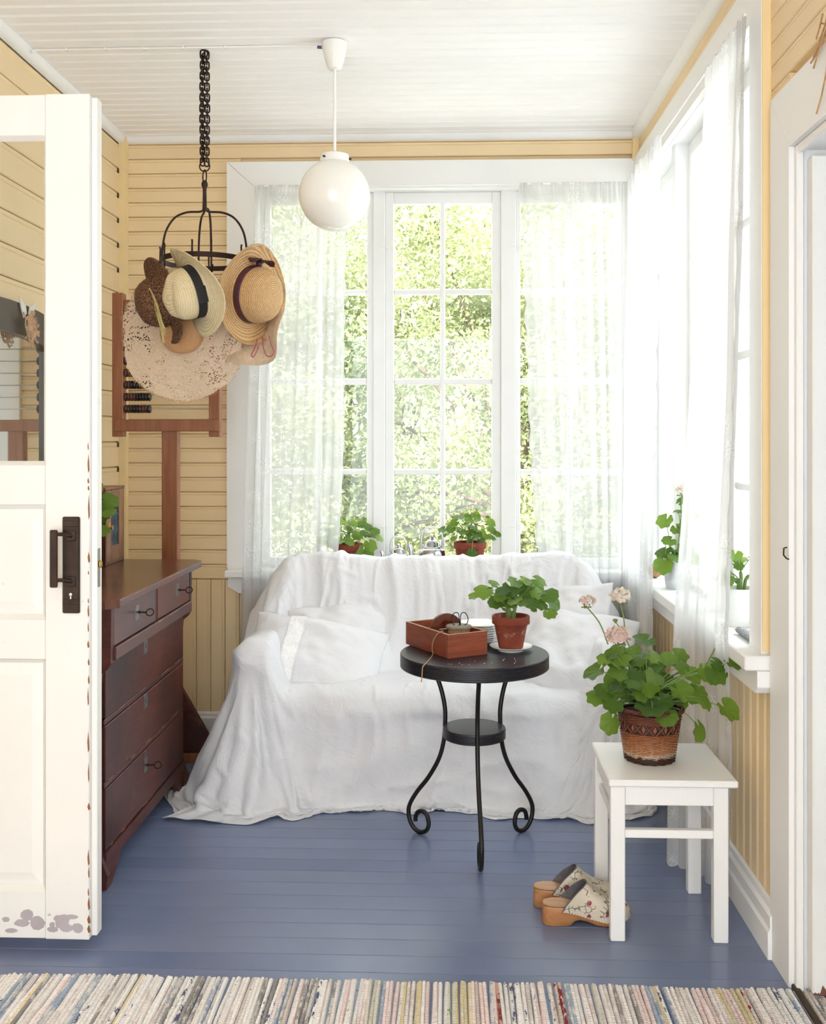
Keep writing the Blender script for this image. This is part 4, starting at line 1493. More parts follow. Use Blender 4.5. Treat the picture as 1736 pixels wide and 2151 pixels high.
# ------------------------------------------------------------------ curtains
def curtain(name, label, rows, folds, amp, NU=150, NV=60, scallop=None, mat=None, seed=0):
    """rows: list of (z, [(x, y), ...]) curves from top to hem, each with the same number of control points"""
    zs = [r[0] for r in rows]
    curves = [np.array([tuple(p)[:2] for p in catmull([(a, b, 0) for a, b in r[1]], 24)]) for r in rows]
    n0 = curves[0].shape[0]
    def base(a, z):
        cs = []
        for c_ in curves:
            k = a * (n0 - 1)
            i = min(int(k), n0 - 2)
            f = k - i
            cs.append(c_[i] * (1 - f) + c_[i + 1] * f)
        cs = np.array(cs)
        x = np.interp(-z, [-q for q in zs], cs[:, 0])
        y = np.interp(-z, [-q for q in zs], cs[:, 1])
        return Vector((x, y, 0))
    mb = MB()
    def fn(i, j):
        a = i / (NU - 1)
        v = j / (NV - 1)
        z = zs[0] + (zs[-1] - zs[0]) * v
        aa = a + 0.018 * math.sin(3.0 * a * 7 + seed) + 0.012 * nz(a * 6, v * 1.6, seed)
        p = base(a, z)
        q = base(min(a + 0.01, 1), z) - base(max(a - 0.01, 0), z)
        q.normalize()
        nrm = Vector((-q.y, q.x, 0))
        ph = 2 * PI * folds * aa
        am = amp * (0.45 + 0.55 * min(1, v * 4)) * (0.75 + 0.5 * nz(a * 5 + seed, 0.3))
        off = am * (math.sin(ph) + 0.35 * math.sin(2.3 * ph + seed)) + 0.006 * nz(a * 9, v * 5, seed + 2)
        if v < 0.03:
            off += 0.004 * math.sin(ph * 5)
        p = p + nrm * off + q * (0.010 * math.cos(ph)) * min(1, v * 4)
        if scallop is not None:
            s = a if scallop == 1 else 1 - a
            w = max(0, (s - 0.96) / 0.04)
            if w > 0:
                sc = abs(math.sin(PI * z / 0.062)) ** 0.6
                p = p + q * ((sc - 0.5) * 0.022 * w * (1 if scallop == 1 else -1))
        zz = z
        if v > 0.97:
            zz = z + 0.006 * math.sin(ph)
        return (p.x, p.y, zz)
    mb.surf(NU, NV, fn)
    o = mb.build(name, mat or m_sheer, None, smooth=180, fix=False)
    tag(o, label, 'curtain')
    return o
curtain('sheer_curtain', 'sheer white lace curtain hanging beside the yellow wall and hats', [(2.672, [(-0.945, 4.895), (-0.72, 4.895), (-0.505, 4.895)]), (1.4, [(-0.995, 4.895), (-0.76, 4.895), (-0.515, 4.895)]), (0.10, [(-1.03, 4.895), (-0.82, 4.895), (-0.585, 4.895)])], 8.5, 0.013, scallop=1, seed=2)
curtain('sheer_curtain', 'sheer white lace curtain drawn to the corner of the far window', [(2.672, [(0.322, 4.895), (0.58, 4.895), (0.85, 4.89)]), (1.4, [(0.37, 4.895), (0.62, 4.895), (0.85, 4.89)]), (0.10, [(0.455, 4.895), (0.66, 4.895), (0.83, 4.89)])], 8.5, 0.013, scallop=0, seed=5)
curtain('sheer_curtain', 'sheer white lace curtain at corner end of the side window', [(2.672, [(0.825, 4.86), (0.825, 4.50), (0.825, 4.13)]), (1.4, [(0.805, 4.86), (0.800, 4.52), (0.80, 4.16)]), (0.10, [(0.80, 4.85), (0.80, 4.55), (0.80, 4.24)])], 7.5, 0.013, scallop=1, seed=9)
curtain('sheer_curtain', 'sheer white lace curtain reaching the floor behind the stool', [(2.672, [(0.838, 3.44), (0.838, 3.20), (0.838, 2.985)]), (1.6, [(0.795, 3.47), (0.815, 3.24), (0.818, 3.00)]), (0.86, [(0.755, 3.52), (0.795, 3.36), (0.803, 3.05)]), (0.48, [(0.735, 3.53), (0.815, 3.42), (0.852, 3.18)]), (0.02, [(0.725, 3.52), (0.815, 3.44), (0.856, 3.24)])], 5.5, 0.012, scallop=1, seed=13)
for nm, lab, pts in (('curtain_rod', 'thin white curtain rod above the far window', [(-0.95, 4.90, 2.668), (0.86, 4.90, 2.668)]), ('curtain_rod', 'thin white curtain rod above the side window', [(0.838, 2.975, 2.668), (0.838, 4.89, 2.668)])):
    tag(MB().tube(pts, 0.004, 8).build(nm, m_white), lab, 'curtain rod')

# ------------------------------------------------------------------ globe lamp and ceiling cable
LP = (-0.440, 3.842)
lamp = thing('pendant_lamp', 'white opal glass globe pendant lamp on a thin rod', 'lamp', (LP[0], LP[1], 2.235))
z0 = 2.235
MB().lathe([(0.0, 2.840 - z0), (0.021, 2.840 - z0), (0.027, 2.846 - z0), (0.036, 2.875 - z0), (0.043, 2.905 - z0), (0.047, 2.932 - z0), (0.047, 2.940 - z0), (0.040, 2.944 - z0), (0, 2.944 - z0)], 32).build('canopy', m_lampwhite, lamp, smooth=50)
MB().tube([(0, 0, 2.52 - z0), (0, 0, 2.842 - z0)], 0.0058, 12).build('rod', m_lampwhite, lamp)
col = MB().lathe([(0.0, 2.530 - z0), (0.020, 2.530 - z0), (0.040, 2.524 - z0), (0.054, 2.518 - z0), (0.056, 2.490 - z0), (0.052, 2.488 - z0), (0.052, 2.512 - z0), (0, 2.514 - z0)], 36).build('collar', m_lampwhite, lamp, smooth=50)
for a in (-125, -5, 115):
    ca, sa = math.cos(math.radians(a)), math.sin(math.radians(a))
    MB().tube([(0.05 * ca, 0.05 * sa, 2.503 - z0), (0.063 * ca, 0.063 * sa, 2.503 - z0)], 0.0035, 8).build('screw', m_rust, col)
gp = [(0.046, 0.1254)]
gp = [(0.1335 * math.sin(a), 2.3685 - z0 + 0.1335 * math.cos(a)) for a in [0.36 + (PI - 0.36) * k / 40 for k in range(41)]]
gp[-1] = (0.0, gp[-1][1])
gp = [(0.046, gp[0][1] + 0.012)] + gp
MB().lathe(gp, 64).build('globe', m_opal, lamp, smooth=180)
cab = MB()
cab.tube(catmull([(-0.485, 3.845, 2.925), (-0.52, 3.85, 2.930), (-0.60, 3.86, 2.938), (-0.80, 3.868, 2.941), (-1.2, 3.868, 2.941), (-1.56, 3.868, 2.940), (-1.60, 3.85, 2.925)], 8), 0.0048, 8)
cb_o = tag(cab.build('ceiling_cable', m_lampwhite), 'white cable clipped along the ceiling to the globe lamp', 'cable')
for x in (-0.86, -1.02, -1.17, -1.32, -1.47):
    MB().box(x - 0.004, x + 0.004, 3.860, 3.876, 2.934, 2.945, 0.001).build('cable_clip', m_lampwhite, cb_o)
MB().tube([(-0.488, 3.845, 2.925), (-0.505, 3.848, 2.928)], 0.006, 8).build('tape', plain('blue_tape', (0.05, 0.07, 0.16), 0.5), cb_o)

# ------------------------------------------------------------------ wrought iron hat rack on a chain
HX, HY = -0.946, 3.90
hr = thing('hat_rack', 'dark iron crown-shaped hat rack hanging on a double chain', 'hat rack', (HX, HY, 2.134))
hz = 2.134
def link_mesh(lw, lh, r):
    pts = []
    for k in range(16):
        a = 2 * PI * k / 16
        pts.append((lw * math.cos(a), 0, (lh - lw) * (1 if math.sin(a) >= 0 else -1) * min(1, abs(math.sin(a)) * 3) + lw * math.sin(a)))
    return MB().tube(pts, r, 6, closed=True).mesh('chain_link', m_rust, 180)
lk1 = link_mesh(0.0085, 0.0165, 0.0032)
ztop, zbot = 2.925, 2.515
nl_ = 21
for s in (-1, 1):
    for k in range(nl_):
        z = zbot + (ztop - zbot) * k / (nl_ - 1)
        mid_ = 1 - abs(2 * k / (nl_ - 1) - 1) * 0.25
        put('chain_link', lk1, hr, (s * 0.0092 * mid_, 0.004 * s, z - hz), (0, 0, (PI / 2 if k % 2 else 0.1) + s * 0.12 + 0.1 * math.sin(k)))
hk_ = MB().tube(catmull([(0.0, 0, 2.952 - hz), (0.0, 0, 2.935 - hz), (-0.010, 0, 2.925 - hz), (0.0, 0, 2.915 - hz), (0.011, 0, 2.925 - hz), (0.009, 0, 2.938 - hz)], 5), 0.003, 7)
hk_.build('ceiling_hook', m_rust, hr)
MB().tube([(0.0195 * math.cos(a), 0, 2.498 - hz + 0.0195 * math.sin(a)) for a in [2 * PI * k / 24 for k in range(24)]], 0.0026, 7, closed=True).build('ring', m_rust, hr)
MB().tube([(0.0, 0.011 * math.cos(a), 2.458 - hz + 0.026 * math.sin(a)) for a in [2 * PI * k / 24 for k in range(24)]], 0.0026, 7, closed=True).build('ring', m_rust, hr, ).rotation_euler = (0, 0, 0.9)
stm = MB()
stm.lathe([(0.0, 2.446 - hz), (0.008, 2.443 - hz), (0.0125, 2.432 - hz), (0.0125, 2.424 - hz), (0.008, 2.414 - hz), (0.007, 2.40 - hz), (0.0085, 2.345 - hz), (0.009, 2.328 - hz), (0, 2.326 - hz)], 16)
stm.build('stem', m_rust, hr, smooth=60)
RR = 0.163
band = MB()
nb = 72
band.surf(nb, 5, lambda i, j: ((RR + (0.0025 if j in (1, 2) else -0.0025)) * math.cos(2 * PI * i / nb), (RR + (0.0025 if j in (1, 2) else -0.0025)) * math.sin(2 * PI * i / nb), (-0.0095 if j in (0, 1, 4) else 0.0095)), closed_u=True)
band.build('band', m_rust, hr, smooth=40)
for a in (2, 110, 182, 290):
    a = math.radians(a + 2)
    prof_ = [(0.006, 0.196), (0.02, 0.190), (0.07, 0.187), (0.115, 0.165), (0.147, 0.115), (0.160, 0.05), (0.163, 0.0), (0.163, -0.012)]
    pts = catmull([(p[0] * math.cos(a), p[0] * math.sin(a), p[1]) for p in prof_], 5)
    MB().tube(pts, 0.0042, 8).build('hoop', m_rust, hr)
for a in (-22, -68, 30, 98, 188, 222, 268):
    a = math.radians(a)
    hp = [(0.169, 0.052), (0.166, 0.045), (0.1665, 0.03), (0.167, 0.0), (0.167, -0.04), (0.170, -0.060), (0.182, -0.066), (0.193, -0.055), (0.195, -0.042)]
    pts = catmull([(p[0] * math.cos(a), p[0] * math.sin(a), p[1]) for p in hp], 4)
    MB().tube(pts, 0.0036, 7).build('hook', m_rust, hr)

# ------------------------------------------------------------------ hats
def straw(name, c1, c2, rings=260, bump=0.5, alpha=None, zig=False, vary=0.4):
    t = NT(name)
    v = t.coord(rand=False)
    sx = t.n('ShaderNodeSeparateXYZ')
    t.l(v, sx.inputs[0])
    rr = t.math('SQRT', t.math('ADD', t.math('POWER', sx.outputs[0], 2.0), t.math('POWER', sx.outputs[1], 2.0)))
    f = t.math('ADD', rr, t.math('MULTIPLY', sx.outputs[2], -0.9))
    wv = t.math('SINE', t.math('MULTIPLY', f, rings * 2 * PI * 0.5))
    n = t.noise(v, 150, 3, 0.6)
    k = t.math('ADD', t.math('MULTIPLY', wv, 0.25 * vary + 0.12), t.math('MULTIPLY', n, 0.9))
    c = t.ramp(k, [(0.1, c1), (0.75, c2)])
    h = t.math('ADD', wv, t.math('MULTIPLY', n, 1.5))
    p = t.principled(c, 0.65, 0, t.bump(h, bump, 0.002), 0.3)
    if alpha:
        vo = t.n('ShaderNodeTexVoronoi')
        vo.inputs['Scale'].default_value = alpha
        t.l(v, vo.inputs['Vector'])
        big = t.noise(v, 16, 2)
        hole = t.math('MULTIPLY', t.step(vo.outputs['Distance'], 0.42, 0.36), t.step(big, 0.47, 0.53))
        # crown stays closed
        hole = t.math('MULTIPLY', hole, t.step(rr, 0.088, 0.092))
        tr = t.n('ShaderNodeBsdfTransparent')
        mx = t.n('ShaderNodeMixShader')
        t.l(hole, mx.inputs[0])
        t.l(p, mx.inputs[1])
        t.l(tr.outputs[0], mx.inputs[2])
        p = mx.outputs[0]
    return t.done(p)
m_straw = straw('golden_straw', (0.36, 0.19, 0.075), (0.66, 0.43, 0.21), 230)
m_cream = straw('cream_paper_straw', (0.60, 0.47, 0.26), (0.80, 0.68, 0.44), 200, 0.35)
m_pinkw = straw('open_weave_straw', (0.60, 0.42, 0.28), (0.82, 0.66, 0.50), 420, 0.4, 130)
m_pinkc = straw('orange_straw_crown', (0.48, 0.24, 0.10), (0.64, 0.36, 0.17), 420, 0.4)
def _croch():
    t = NT('brown_crochet')
    v = t.coord(rand=False)
    vo = t.n('ShaderNodeTexVoronoi')
    vo.inputs['Scale'].default_value = 190
    t.l(v, vo.inputs['Vector'])
    c = t.ramp(vo.outputs['Distance'], [(0.15, (0.34, 0.19, 0.115)), (0.6, (0.085, 0.038, 0.02))])
    return t.done(t.principled(c, 0.85, 0, t.bump(vo.outputs['Distance'], -0.9, 0.004), 0.2))
m_croch = _croch()
m_burg = plain('burgundy_ribbon', (0.060, 0.014, 0.022), 0.55, 0, 0.25, 30)
m_blackband = plain('black_ribbon', (0.008, 0.008, 0.012), 0.6)
m_raffia = plain('raffia', (0.50, 0.42, 0.17), 0.7, 0, 0.3, 40)

def place_hat(o, loc, axis, xh, spin=0.0):
    o.matrix_basis = axis_matrix(loc, axis, xh, spin)

# golden straw hat with burgundy ribbon
h1 = thing('straw_hat', 'golden round straw hat with burgundy ribbon and bow', 'hat')
place_hat(h1, (-0.755, 3.83, 1.998), (0.86, -0.47, -0.17), (0, 0, 1))
def wob1(r, z, a):
    return r, z + (0.010 * math.sin(2 * a + 0.6) + 0.006 * math.sin(3 * a)) * max(0, (r - 0.11) / 0.08)
o = MB().lathe([(0.188, 0.016), (0.186, 0.019), (0.182, 0.012), (0.165, 0.003), (0.14, -0.002), (0.120, -0.002), (0.110, 0.002), (0.106, 0.012), (0.104, 0.035), (0.100, 0.06), (0.090, 0.082), (0.070, 0.099), (0.045, 0.108), (0.02, 0.112), (0, 0.1125)], 64, wob=wob1).build('hat_body', m_straw, h1, smooth=180)
solidify(o, 0.0022)
bd = MB().lathe([(0.1085, 0.003), (0.1075, 0.012), (0.1065, 0.030), (0.1045, 0.037)], 64)
solidify(bd.build('hat_band', m_burg, h1, smooth=180), 0.0012)
bw = MB()
for s in (-1, 1):
    def bowf(i, j, s=s):
        u = i / 10
        v = j / 6 - 0.5
        w = 0.010 + 0.034 * math.sin(PI * min(1, u * 1.05)) ** 0.8
        return (0.114 + 0.020 * math.sin(PI * u) , s * 0.060 * u, 0.022 + v * w * 2 * (0.7) + 0.012 * u + 0.006 * math.sin(8 * v + 4 * u))
    bw.surf(11, 7, bowf)
bw.tube([(0.113, -0.008, 0.02), (0.116, 0.0, 0.022), (0.113, 0.008, 0.024)], 0.009, 8)
solidify(bw.build('bow', m_burg, h1, smooth=180), 0.0012)

# cream fedora with black band
h2 = thing('panama_hat', 'cream pinched-crown straw hat with wide black band', 'hat')
place_hat(h2, (-0.925, 3.705, 1.995), (-0.78, -0.55, -0.34), (0.1, -0.2, 1))
def wob2(r, z, a):
    ca, sa = math.cos(a), math.sin(a)
    if r > 0.088:
        k = (r - 0.088) / 0.07
        zz = z + k * (0.030 * math.cos(2 * a) + 0.014 * math.cos(a))
        return r * (1 + 0.06 * ca * ca), zz
    rx = r * (1.10 * ca * ca + 0.98 * sa * sa)
    dent = 0.0
    if z > 0.055:
        hh = (z - 0.055) / 0.07
        y_ = r * sa
        x_ = r * ca
        dent = -0.026 * math.exp(-(y_ / 0.022) ** 2) * min(1, hh * 1.4)
        dent += -0.020 * hh * (0.5 - 0.5 * math.cos(max(0, min(1, (x_ + 0.02) / 0.09)) * PI))
        rx *= 1 - 0.14 * hh * math.exp(-((abs(sa) - 0.75) / 0.25) ** 2) * (1 if ca > 0.1 else 0.2)
    return rx, z + dent
PH = 1.16
prof2 = [(0.160, 0.004), (0.158, 0.006), (0.150, 0.003), (0.13, 0.0), (0.11, 0.0), (0.097, 0.003), (0.088, 0.008), (0.0865, 0.02), (0.0855, 0.04), (0.0835, 0.06), (0.081, 0.08), (0.077, 0.098), (0.070, 0.110), (0.058, 0.116), (0.045, 0.118), (0.03, 0.118), (0.015, 0.118), (0, 0.118)]
o = MB().lathe(prof2, 72, wob=wob2).build('hat_body', m_cream, h2, smooth=180)
solidify(o, 0.002)
bd = MB().lathe([(0.0895 * 1.0, 0.007), (0.0885, 0.02), (0.0876, 0.042)], 72, wob=lambda r, z, a: ((r + 0.0005) * (1.10 * math.cos(a) ** 2 + 0.98 * math.sin(a) ** 2), z))
bd.build('hat_band', m_blackband, h2, smooth=180)
bw = MB().box(-0.03, 0.03, -0.0925, -0.089, 0.006, 0.044, 0.001)
bw.build('bow', m_blackband, h2)

# brown crochet hat
h3 = thing('crochet_hat', 'brown crochet hat with a floppy brim and raffia tie', 'hat')
place_hat(h3, (-1.075, 3.80, 1.972), (-0.80, -0.52, -0.30), (0, 0.1, 1))
def wob3(r, z, a):
    if r > 0.085:
        k = (r - 0.085) / 0.085
        return r * (1 + 0.10 * k * (math.cos(a) ** 2)), z - k * 0.012 + k * (0.010 * math.sin(2 * a + 2.0) + 0.006 * math.sin(3 * a + 1.0))
    return r * (1 + 0.16 * math.cos(a) ** 2 * min(1, (0.11 - z) * 12)), z
o = MB().lathe([(0.152, 0.010), (0.150, 0.014), (0.14, 0.008), (0.12, 0.0), (0.10, -0.002), (0.088, 0.004), (0.083, 0.02), (0.080, 0.045), (0.074, 0.068), (0.062, 0.086), (0.042, 0.096), (0.02, 0.100), (0, 0.101)], 64, wob=wob3).build('hat_body', m_croch, h3, smooth=180)
solidify(o, 0.004)
rf = MB()
random.seed(12)
for k in range(9):
    dx, dy = random.uniform(-0.012, 0.012), random.uniform(-0.01, 0.01)
    rf.tube(catmull([(0.035 + dx, -0.075 + dy, 0.060), (-0.01 + dx, -0.088 + dy, 0.060), (-0.06 + dx * 2, -0.092 + dy * 2, 0.066), (-0.125 + random.uniform(-0.04, 0.02), -0.092 + 2 * dy, 0.072 + random.uniform(-0.01, 0.015))], 5), 0.0022, 5)
rf.build('raffia_tie', m_raffia, h3)

# wide open-weave hat
h4 = thing('sun_hat', 'wide frayed open-weave pale straw sun hat', 'hat')
place_hat(h4, (-1.030, 3.90, 1.865), (0.06, -0.95, -0.22), (1, 0, 0))
def wob4(r, z, a):
    ca, sa = math.cos(a), math.sin(a)
    if r > 0.083:
        k = (r - 0.083) / 0.14
        rr = r * (1 + k * (0.20 * max(0, -sa) + 0.10 * max(0, sa))) * (1 + 0.006 * math.sin(31 * a) * k + 0.012 * math.sin(7 * a) * k)
        return rr, z + k * (0.022 * math.sin(2 * a + 0.5) - 0.02 * sa) + 0.008 * math.sin(5 * a) * k
    return r, z
o = MB().lathe([(0.222, 0.004), (0.205, 0.002), (0.18, 0.0), (0.15, 0.0), (0.12, 0.0), (0.095, 0.0), (0.083, 0.003)], 120, wob=wob4).build('brim', m_pinkw, h4, smooth=180)
o = MB().lathe([(0.083, 0.003), (0.079, 0.02), (0.078, 0.045), (0.074, 0.056), (0.062, 0.063), (0.035, 0.067), (0, 0.068)], 56).build('crown', m_pinkc, h4, smooth=180)
fz = MB()
random.seed(5)
for k in range(420):
    a = random.uniform(0, 2 * PI)
    r_, z_ = wob4(0.222, 0.004, a)
    r2 = r_ + random.uniform(0.002, 0.009)
    a2 = a + random.uniform(-0.05, 0.05)
    fz.tube([(0.99 * r_ * math.cos(a), 0.99 * r_ * math.sin(a), z_), (r2 * math.cos(a2), r2 * math.sin(a2), z_ + random.uniform(-0.004, 0.004))], 0.0006, 3, caps=False)
fr_o = fz.build('frayed_edge', m_pinkc, h4, smooth=0, fix=False)
fr_o['kind'] = 'stuff'

# small canvas hat behind
h5 = thing('canvas_hat', 'soft beige canvas hat with red tie ribbons behind the straw hat', 'hat')
place_hat(h5, (-0.785, 3.955, 1.905), (0.35, 0.90, -0.15), (0, 0, 1))
def wob5(r, z, a):
    if r > 0.08:
        k = (r - 0.08) / 0.08
        return r * (1 + 0.10 * k * math.cos(a + PI)), z + k * (0.035 * math.sin(3 * a) + 0.02 * math.sin(5 * a + 1))
    return r, z
m_canvas = plain('beige_canvas', (0.58, 0.43, 0.28), 0.85, 0, 0.15, 60, 0.2, 200)
o = MB().lathe([(0.155, 0.0), (0.13, 0.0), (0.10, 0.0), (0.082, 0.004), (0.078, 0.03), (0.07, 0.06), (0.05, 0.078), (0.02, 0.084), (0, 0.085)], 56, wob=wob5).build('hat_body', m_canvas, h5, smooth=180)
solidify(o, 0.0025)
m_redrib = plain('red_pink_ribbon', (0.36, 0.05, 0.09), 0.5, 0, 0.3, 60)
inv = h5.matrix_basis.inverted()
for (pts) in ([(-0.735, 3.86, 1.835), (-0.745, 3.86, 1.80), (-0.758, 3.86, 1.772), (-0.750, 3.86, 1.765), (-0.738, 3.86, 1.785), (-0.730, 3.86, 1.805)], [(-0.715, 3.86, 1.84), (-0.712, 3.86, 1.80), (-0.700, 3.86, 1.770), (-0.683, 3.86, 1.768), (-0.672, 3.86, 1.785), (-0.685, 3.86, 1.82), (-0.69, 3.86, 1.845)]):
    mb = MB().tube(catmull(pts, 5), 0.0022, 5)
    mb.v = [tuple(inv @ Vector(p)) for p in mb.v]
    mb.build('tie_ribbon', m_redrib, h5)

# ------------------------------------------------------------------ geraniums
def leaf_mesh(seed, mat):
    rnd = random.Random(seed)
    n = 26
    ring = []
    for k in range(n):
        a = -PI * 0.93 + 2 * PI * 0.93 * k / (n - 1)
        r = 1.0 - 0.10 * (abs(a) / PI) ** 3
        r *= 1 + 0.075 * math.cos(7 * a) + 0.035 * math.cos(21 * a + seed)
        ring.append((a, r))
    def pt(a, q, r):
        x = 0.30 + r * q * math.cos(a) - 0.30 * (1 - q)
        y = r * q * math.sin(a)
        fold = 0.22 * abs(math.sin(3.5 * a)) * q * q * 0.5
        z = 0.16 * q * q * (1 if seed % 3 else -1) + fold + 0.08 * math.sin(2 * a + seed) * q * q - 0.10 * (x * x) * (seed % 2)
        return (x, y, z)
    mb = MB()
    vs_ = [(0, 0, 0)]
    for q in (0.45, 0.8, 1.0):
        for (a, r) in ring:
            vs_.append(pt(a, q, r))
    fs = []
    for k in range(n - 1):
        fs.append((0, 1 + k, 2 + k))
        for lv in range(2):
            o_ = 1 + lv * n
            fs.append((o_ + k, o_ + n + k, o_ + n + k + 1, o_ + k + 1))
    mb.add(vs_, fs)
    return mb.mesh('leaf', mat, 180, fix=False)
LEAF = [leaf_mesh(s, m_leaf) for s in range(5)]

def geranium(root, soil, leaves, seed, flip=None):
    """soil: local centre of soil; leaves: (dx, dz, radius[, dy]) in metres from the soil centre, as seen from the room"""
    rnd = random.Random(seed)
    stems = MB()
    base = Vector(soil)
    nst = 5
    heads = [base + Vector((rnd.uniform(-0.03, 0.03), rnd.uniform(-0.02, 0.03), rnd.uniform(0.02, 0.07))) for _ in range(nst)]
    for h in heads:
        stems.tube(catmull([base + Vector((h.x - base.x, h.y - base.y, 0)) * 0.5 + Vector((0, 0, -0.01)), (base + h) / 2 + Vector((0.004, 0, 0.006)), h], 4), [0.006] * 8 + [0.004], 6)
    for i, lf in enumerate(leaves):
        dx, dz, r = lf[:3]
        dy = lf[3] if len(lf) > 3 else rnd.uniform(-0.07, 0.05)
        p = base + Vector((dx, dy, dz))
        h = min(heads, key=lambda q: (q - p).length)
        out = Vector((dx, dy, 0))
        if out.length < 1e-4:
            out = Vector((0.01, 0, 0))
        mid = (h + p) / 2 + Vector((0, 0, 0.02)) + out * 0.12
        stems.tube(catmull([h, mid, p], 5), 0.0017, 5)
        tip = Vector((out.x, out.y, 0)).normalized() * 0.8 + Vector((rnd.uniform(-.4, .4), -0.25 + rnd.uniform(-.4, .3), rnd.uniform(-0.55, 0.15)))
        nrm = Vector((out.x * 2.0 + rnd.uniform(-0.45, 0.45), -0.55 + rnd.uniform(-0.45, 0.35), 0.85 + rnd.uniform(-0.3, 0.3)))
        if dz < 0.01:
            nrm = Vector((out.x * 6, -0.75, 0.25))
            tip = Vector((out.x * 2, -0.1, -1))
        m = axis_matrix(p, nrm, tip)
        ob = bpy.data.objects.new('leaf', LEAF[(i + seed) % 5])
        link(ob, root)
        s = r * rnd.uniform(1.12, 1.36)
        ob.matrix_basis = m @ Matrix.Diagonal((s, s, s, 1))
    stems.build('stem', m_stem, root, smooth=180, fix=False)

def pot(root, r0, r1, h, mat, z=0.0, rimh=0.03, soil=True, lip=0.006):
    p = [(0, z), (r0 * 0.95, z), (r0, z + 0.003), (r1 - lip - 0.002, z + h - rimh), (r1 - 0.001, z + h - rimh + 0.001), (r1, z + h - rimh + 0.004), (r1, z + h - 0.003), (r1 - 0.003, z + h), (r1 - 0.009, z + h - 0.001), (r1 - 0.011, z + h - 0.02)]
    MB().lathe(p, 40).build('pot', mat, root, smooth=50)
    if soil:
        MB().lathe([(0, z + h - 0.010), (r1 * 0.5, z + h - 0.013), (r1 - 0.0105, z + h - 0.017)], 28).build('soil', m_soil, root, smooth=180)

def cm(lst, f, ox, oz):
    return [((a - ox) * f, (oz - b) * f, c * f * 0.5) + ((d[0],) if d else ()) for (a, b, c, *d) in lst]

# on the round table
sc_ = thing('saucer', 'white china saucer under the terracotta pot on black table', 'saucer', (0.213, 3.735, 0.690))
MB().lathe([(0, 0.003), (0.040, 0.003), (0.042, 0.0), (0.046, 0.0), (0.047, 0.005), (0.072, 0.013), (0.077, 0.016), (0.0775, 0.018), (0.074, 0.0175), (0.050, 0.0095), (0.046, 0.0085), (0, 0.0085)], 48).build('dish', m_china, sc_, smooth=60)
g1 = thing('potted_geranium', 'bushy green geranium in terracotta pot on the black table', 'plant', (0.213, 3.735, 0.699))
pot(g1, 0.044, 0.0685, 0.118, m_terra_w)
F1 = 0.000398
g1l = cm([(865, 305, 135), (785, 385, 95), (960, 290, 100), (1090, 285, 165), (1215, 255, 140), (1320, 215, 115), (1310, 300, 120), (1410, 345, 130), (1440, 420, 140), (1420, 510, 110), (1060, 375, 120), (1200, 360, 110), (975, 420, 120), (1180, 420, 100), (1260, 430, 120), (1350, 440, 100), (1060, 450, 100), (1020, 300, 120), (1150, 310, 120), (910, 345, 90), (1290, 485, 45), (1130, 240, 110), (1000, 360, 100), (1120, 400, 110), (1230, 300, 110), (1360, 380, 100)], F1, 1095, 590)
_r = random.Random(78)
g1l += [((_r.uniform(-0.06, 0.10)), _r.uniform(0.05, 0.11), _r.uniform(0.018, 0.024), _r.uniform(-0.04, 0.06)) for _ in range(10)]
geranium(g1, (0, 0, 0.105), g1l, 3)

# wicker basket plant on the stool
bk = thing('basket_geranium', 'pink flowering geranium in a brown wicker basket on white stool', 'plant', (0.608, 3.192, 0.470))
def _wick():
    t = NT('brown_wicker')
    tc = t.n('ShaderNodeTexCoord')
    sx = t.n('ShaderNodeSeparateXYZ')
    t.l(tc.outputs['Object'], sx.inputs[0])
    n = t.noise(t.coord(rand=False), 60, 3)
    z = t.math('ADD', sx.outputs[2], t.math('MULTIPLY', t.math('SUBTRACT', n, 0.5), 0.03))
    c = t.ramp(t.math('MULTIPLY', z, 5.5), [(0.05, (0.040, 0.016, 0.010)), (0.10, (0.06, 0.025, 0.015)), (0.14, (0.58, 0.46, 0.36)), (0.20, (0.46, 0.22, 0.11)), (0.42, (0.33, 0.115, 0.045)), (0.62, (0.18, 0.052, 0.022)), (0.80, (0.12, 0.030, 0.016))])
    c = t.mix(t.math('MULTIPLY', t.step(t.noise(t.coord((1, 1, 3), rand=False), 90, 2), 0.5, 0.6), 0.45), c, (0.10, 0.03, 0.015))
    return t.done(t.principled(c, 0.45, 0, None, 0.4))
m_wick = _wick()
def br(z):
    return 0.0745 + (0.098 - 0.0745) * (z / 0.165) 
NSK = 32
wv_ = MB()
def weaver(z, ph, r=0.0021, off=0.0018):
    pts = []
    for k in range(96):
        a = 2 * PI * k / 96
        rr = br(z) + off * math.cos(NSK / 2 * a + ph)
        pts.append((rr * math.cos(a), rr * math.sin(a), z))
    wv_.tube(pts, r, 5, closed=True)
k = 0
z = 0.003
while z < 0.094:
    weaver(z, PI * (k % 2))
    z += 0.0040
    k += 1
while z < 0.096:
    z += 0.004
z = 0.127
while z < 0.152:
    weaver(z, PI * (k % 2), 0.0022)
    z += 0.0042
    k += 1
wo = wv_.build('woven_side', m_wick, bk, smooth=180, fix=False)
wo['kind'] = 'stuff'
lat = MB()
for k in range(NSK // 2):
    for s in (-1, 1):
        a0 = 2 * PI * (k + 0.5) / (NSK / 2)
        a1 = a0 + s * 2 * PI / (NSK / 2) * 0.9
        pts = []
        for q in range(5):
            a = a0 - s * PI / (NSK / 2) * 0.9 + (a1 - a0) * q / 4
            z = 0.093 + 0.036 * q / 4
            pts.append(((br(z) + 0.001 * s) * math.cos(a), (br(z) + 0.001 * s) * math.sin(a), z))
        lat.tube(pts, 0.0018, 5)
lat.build('lattice', m_wick, bk, smooth=180, fix=False)
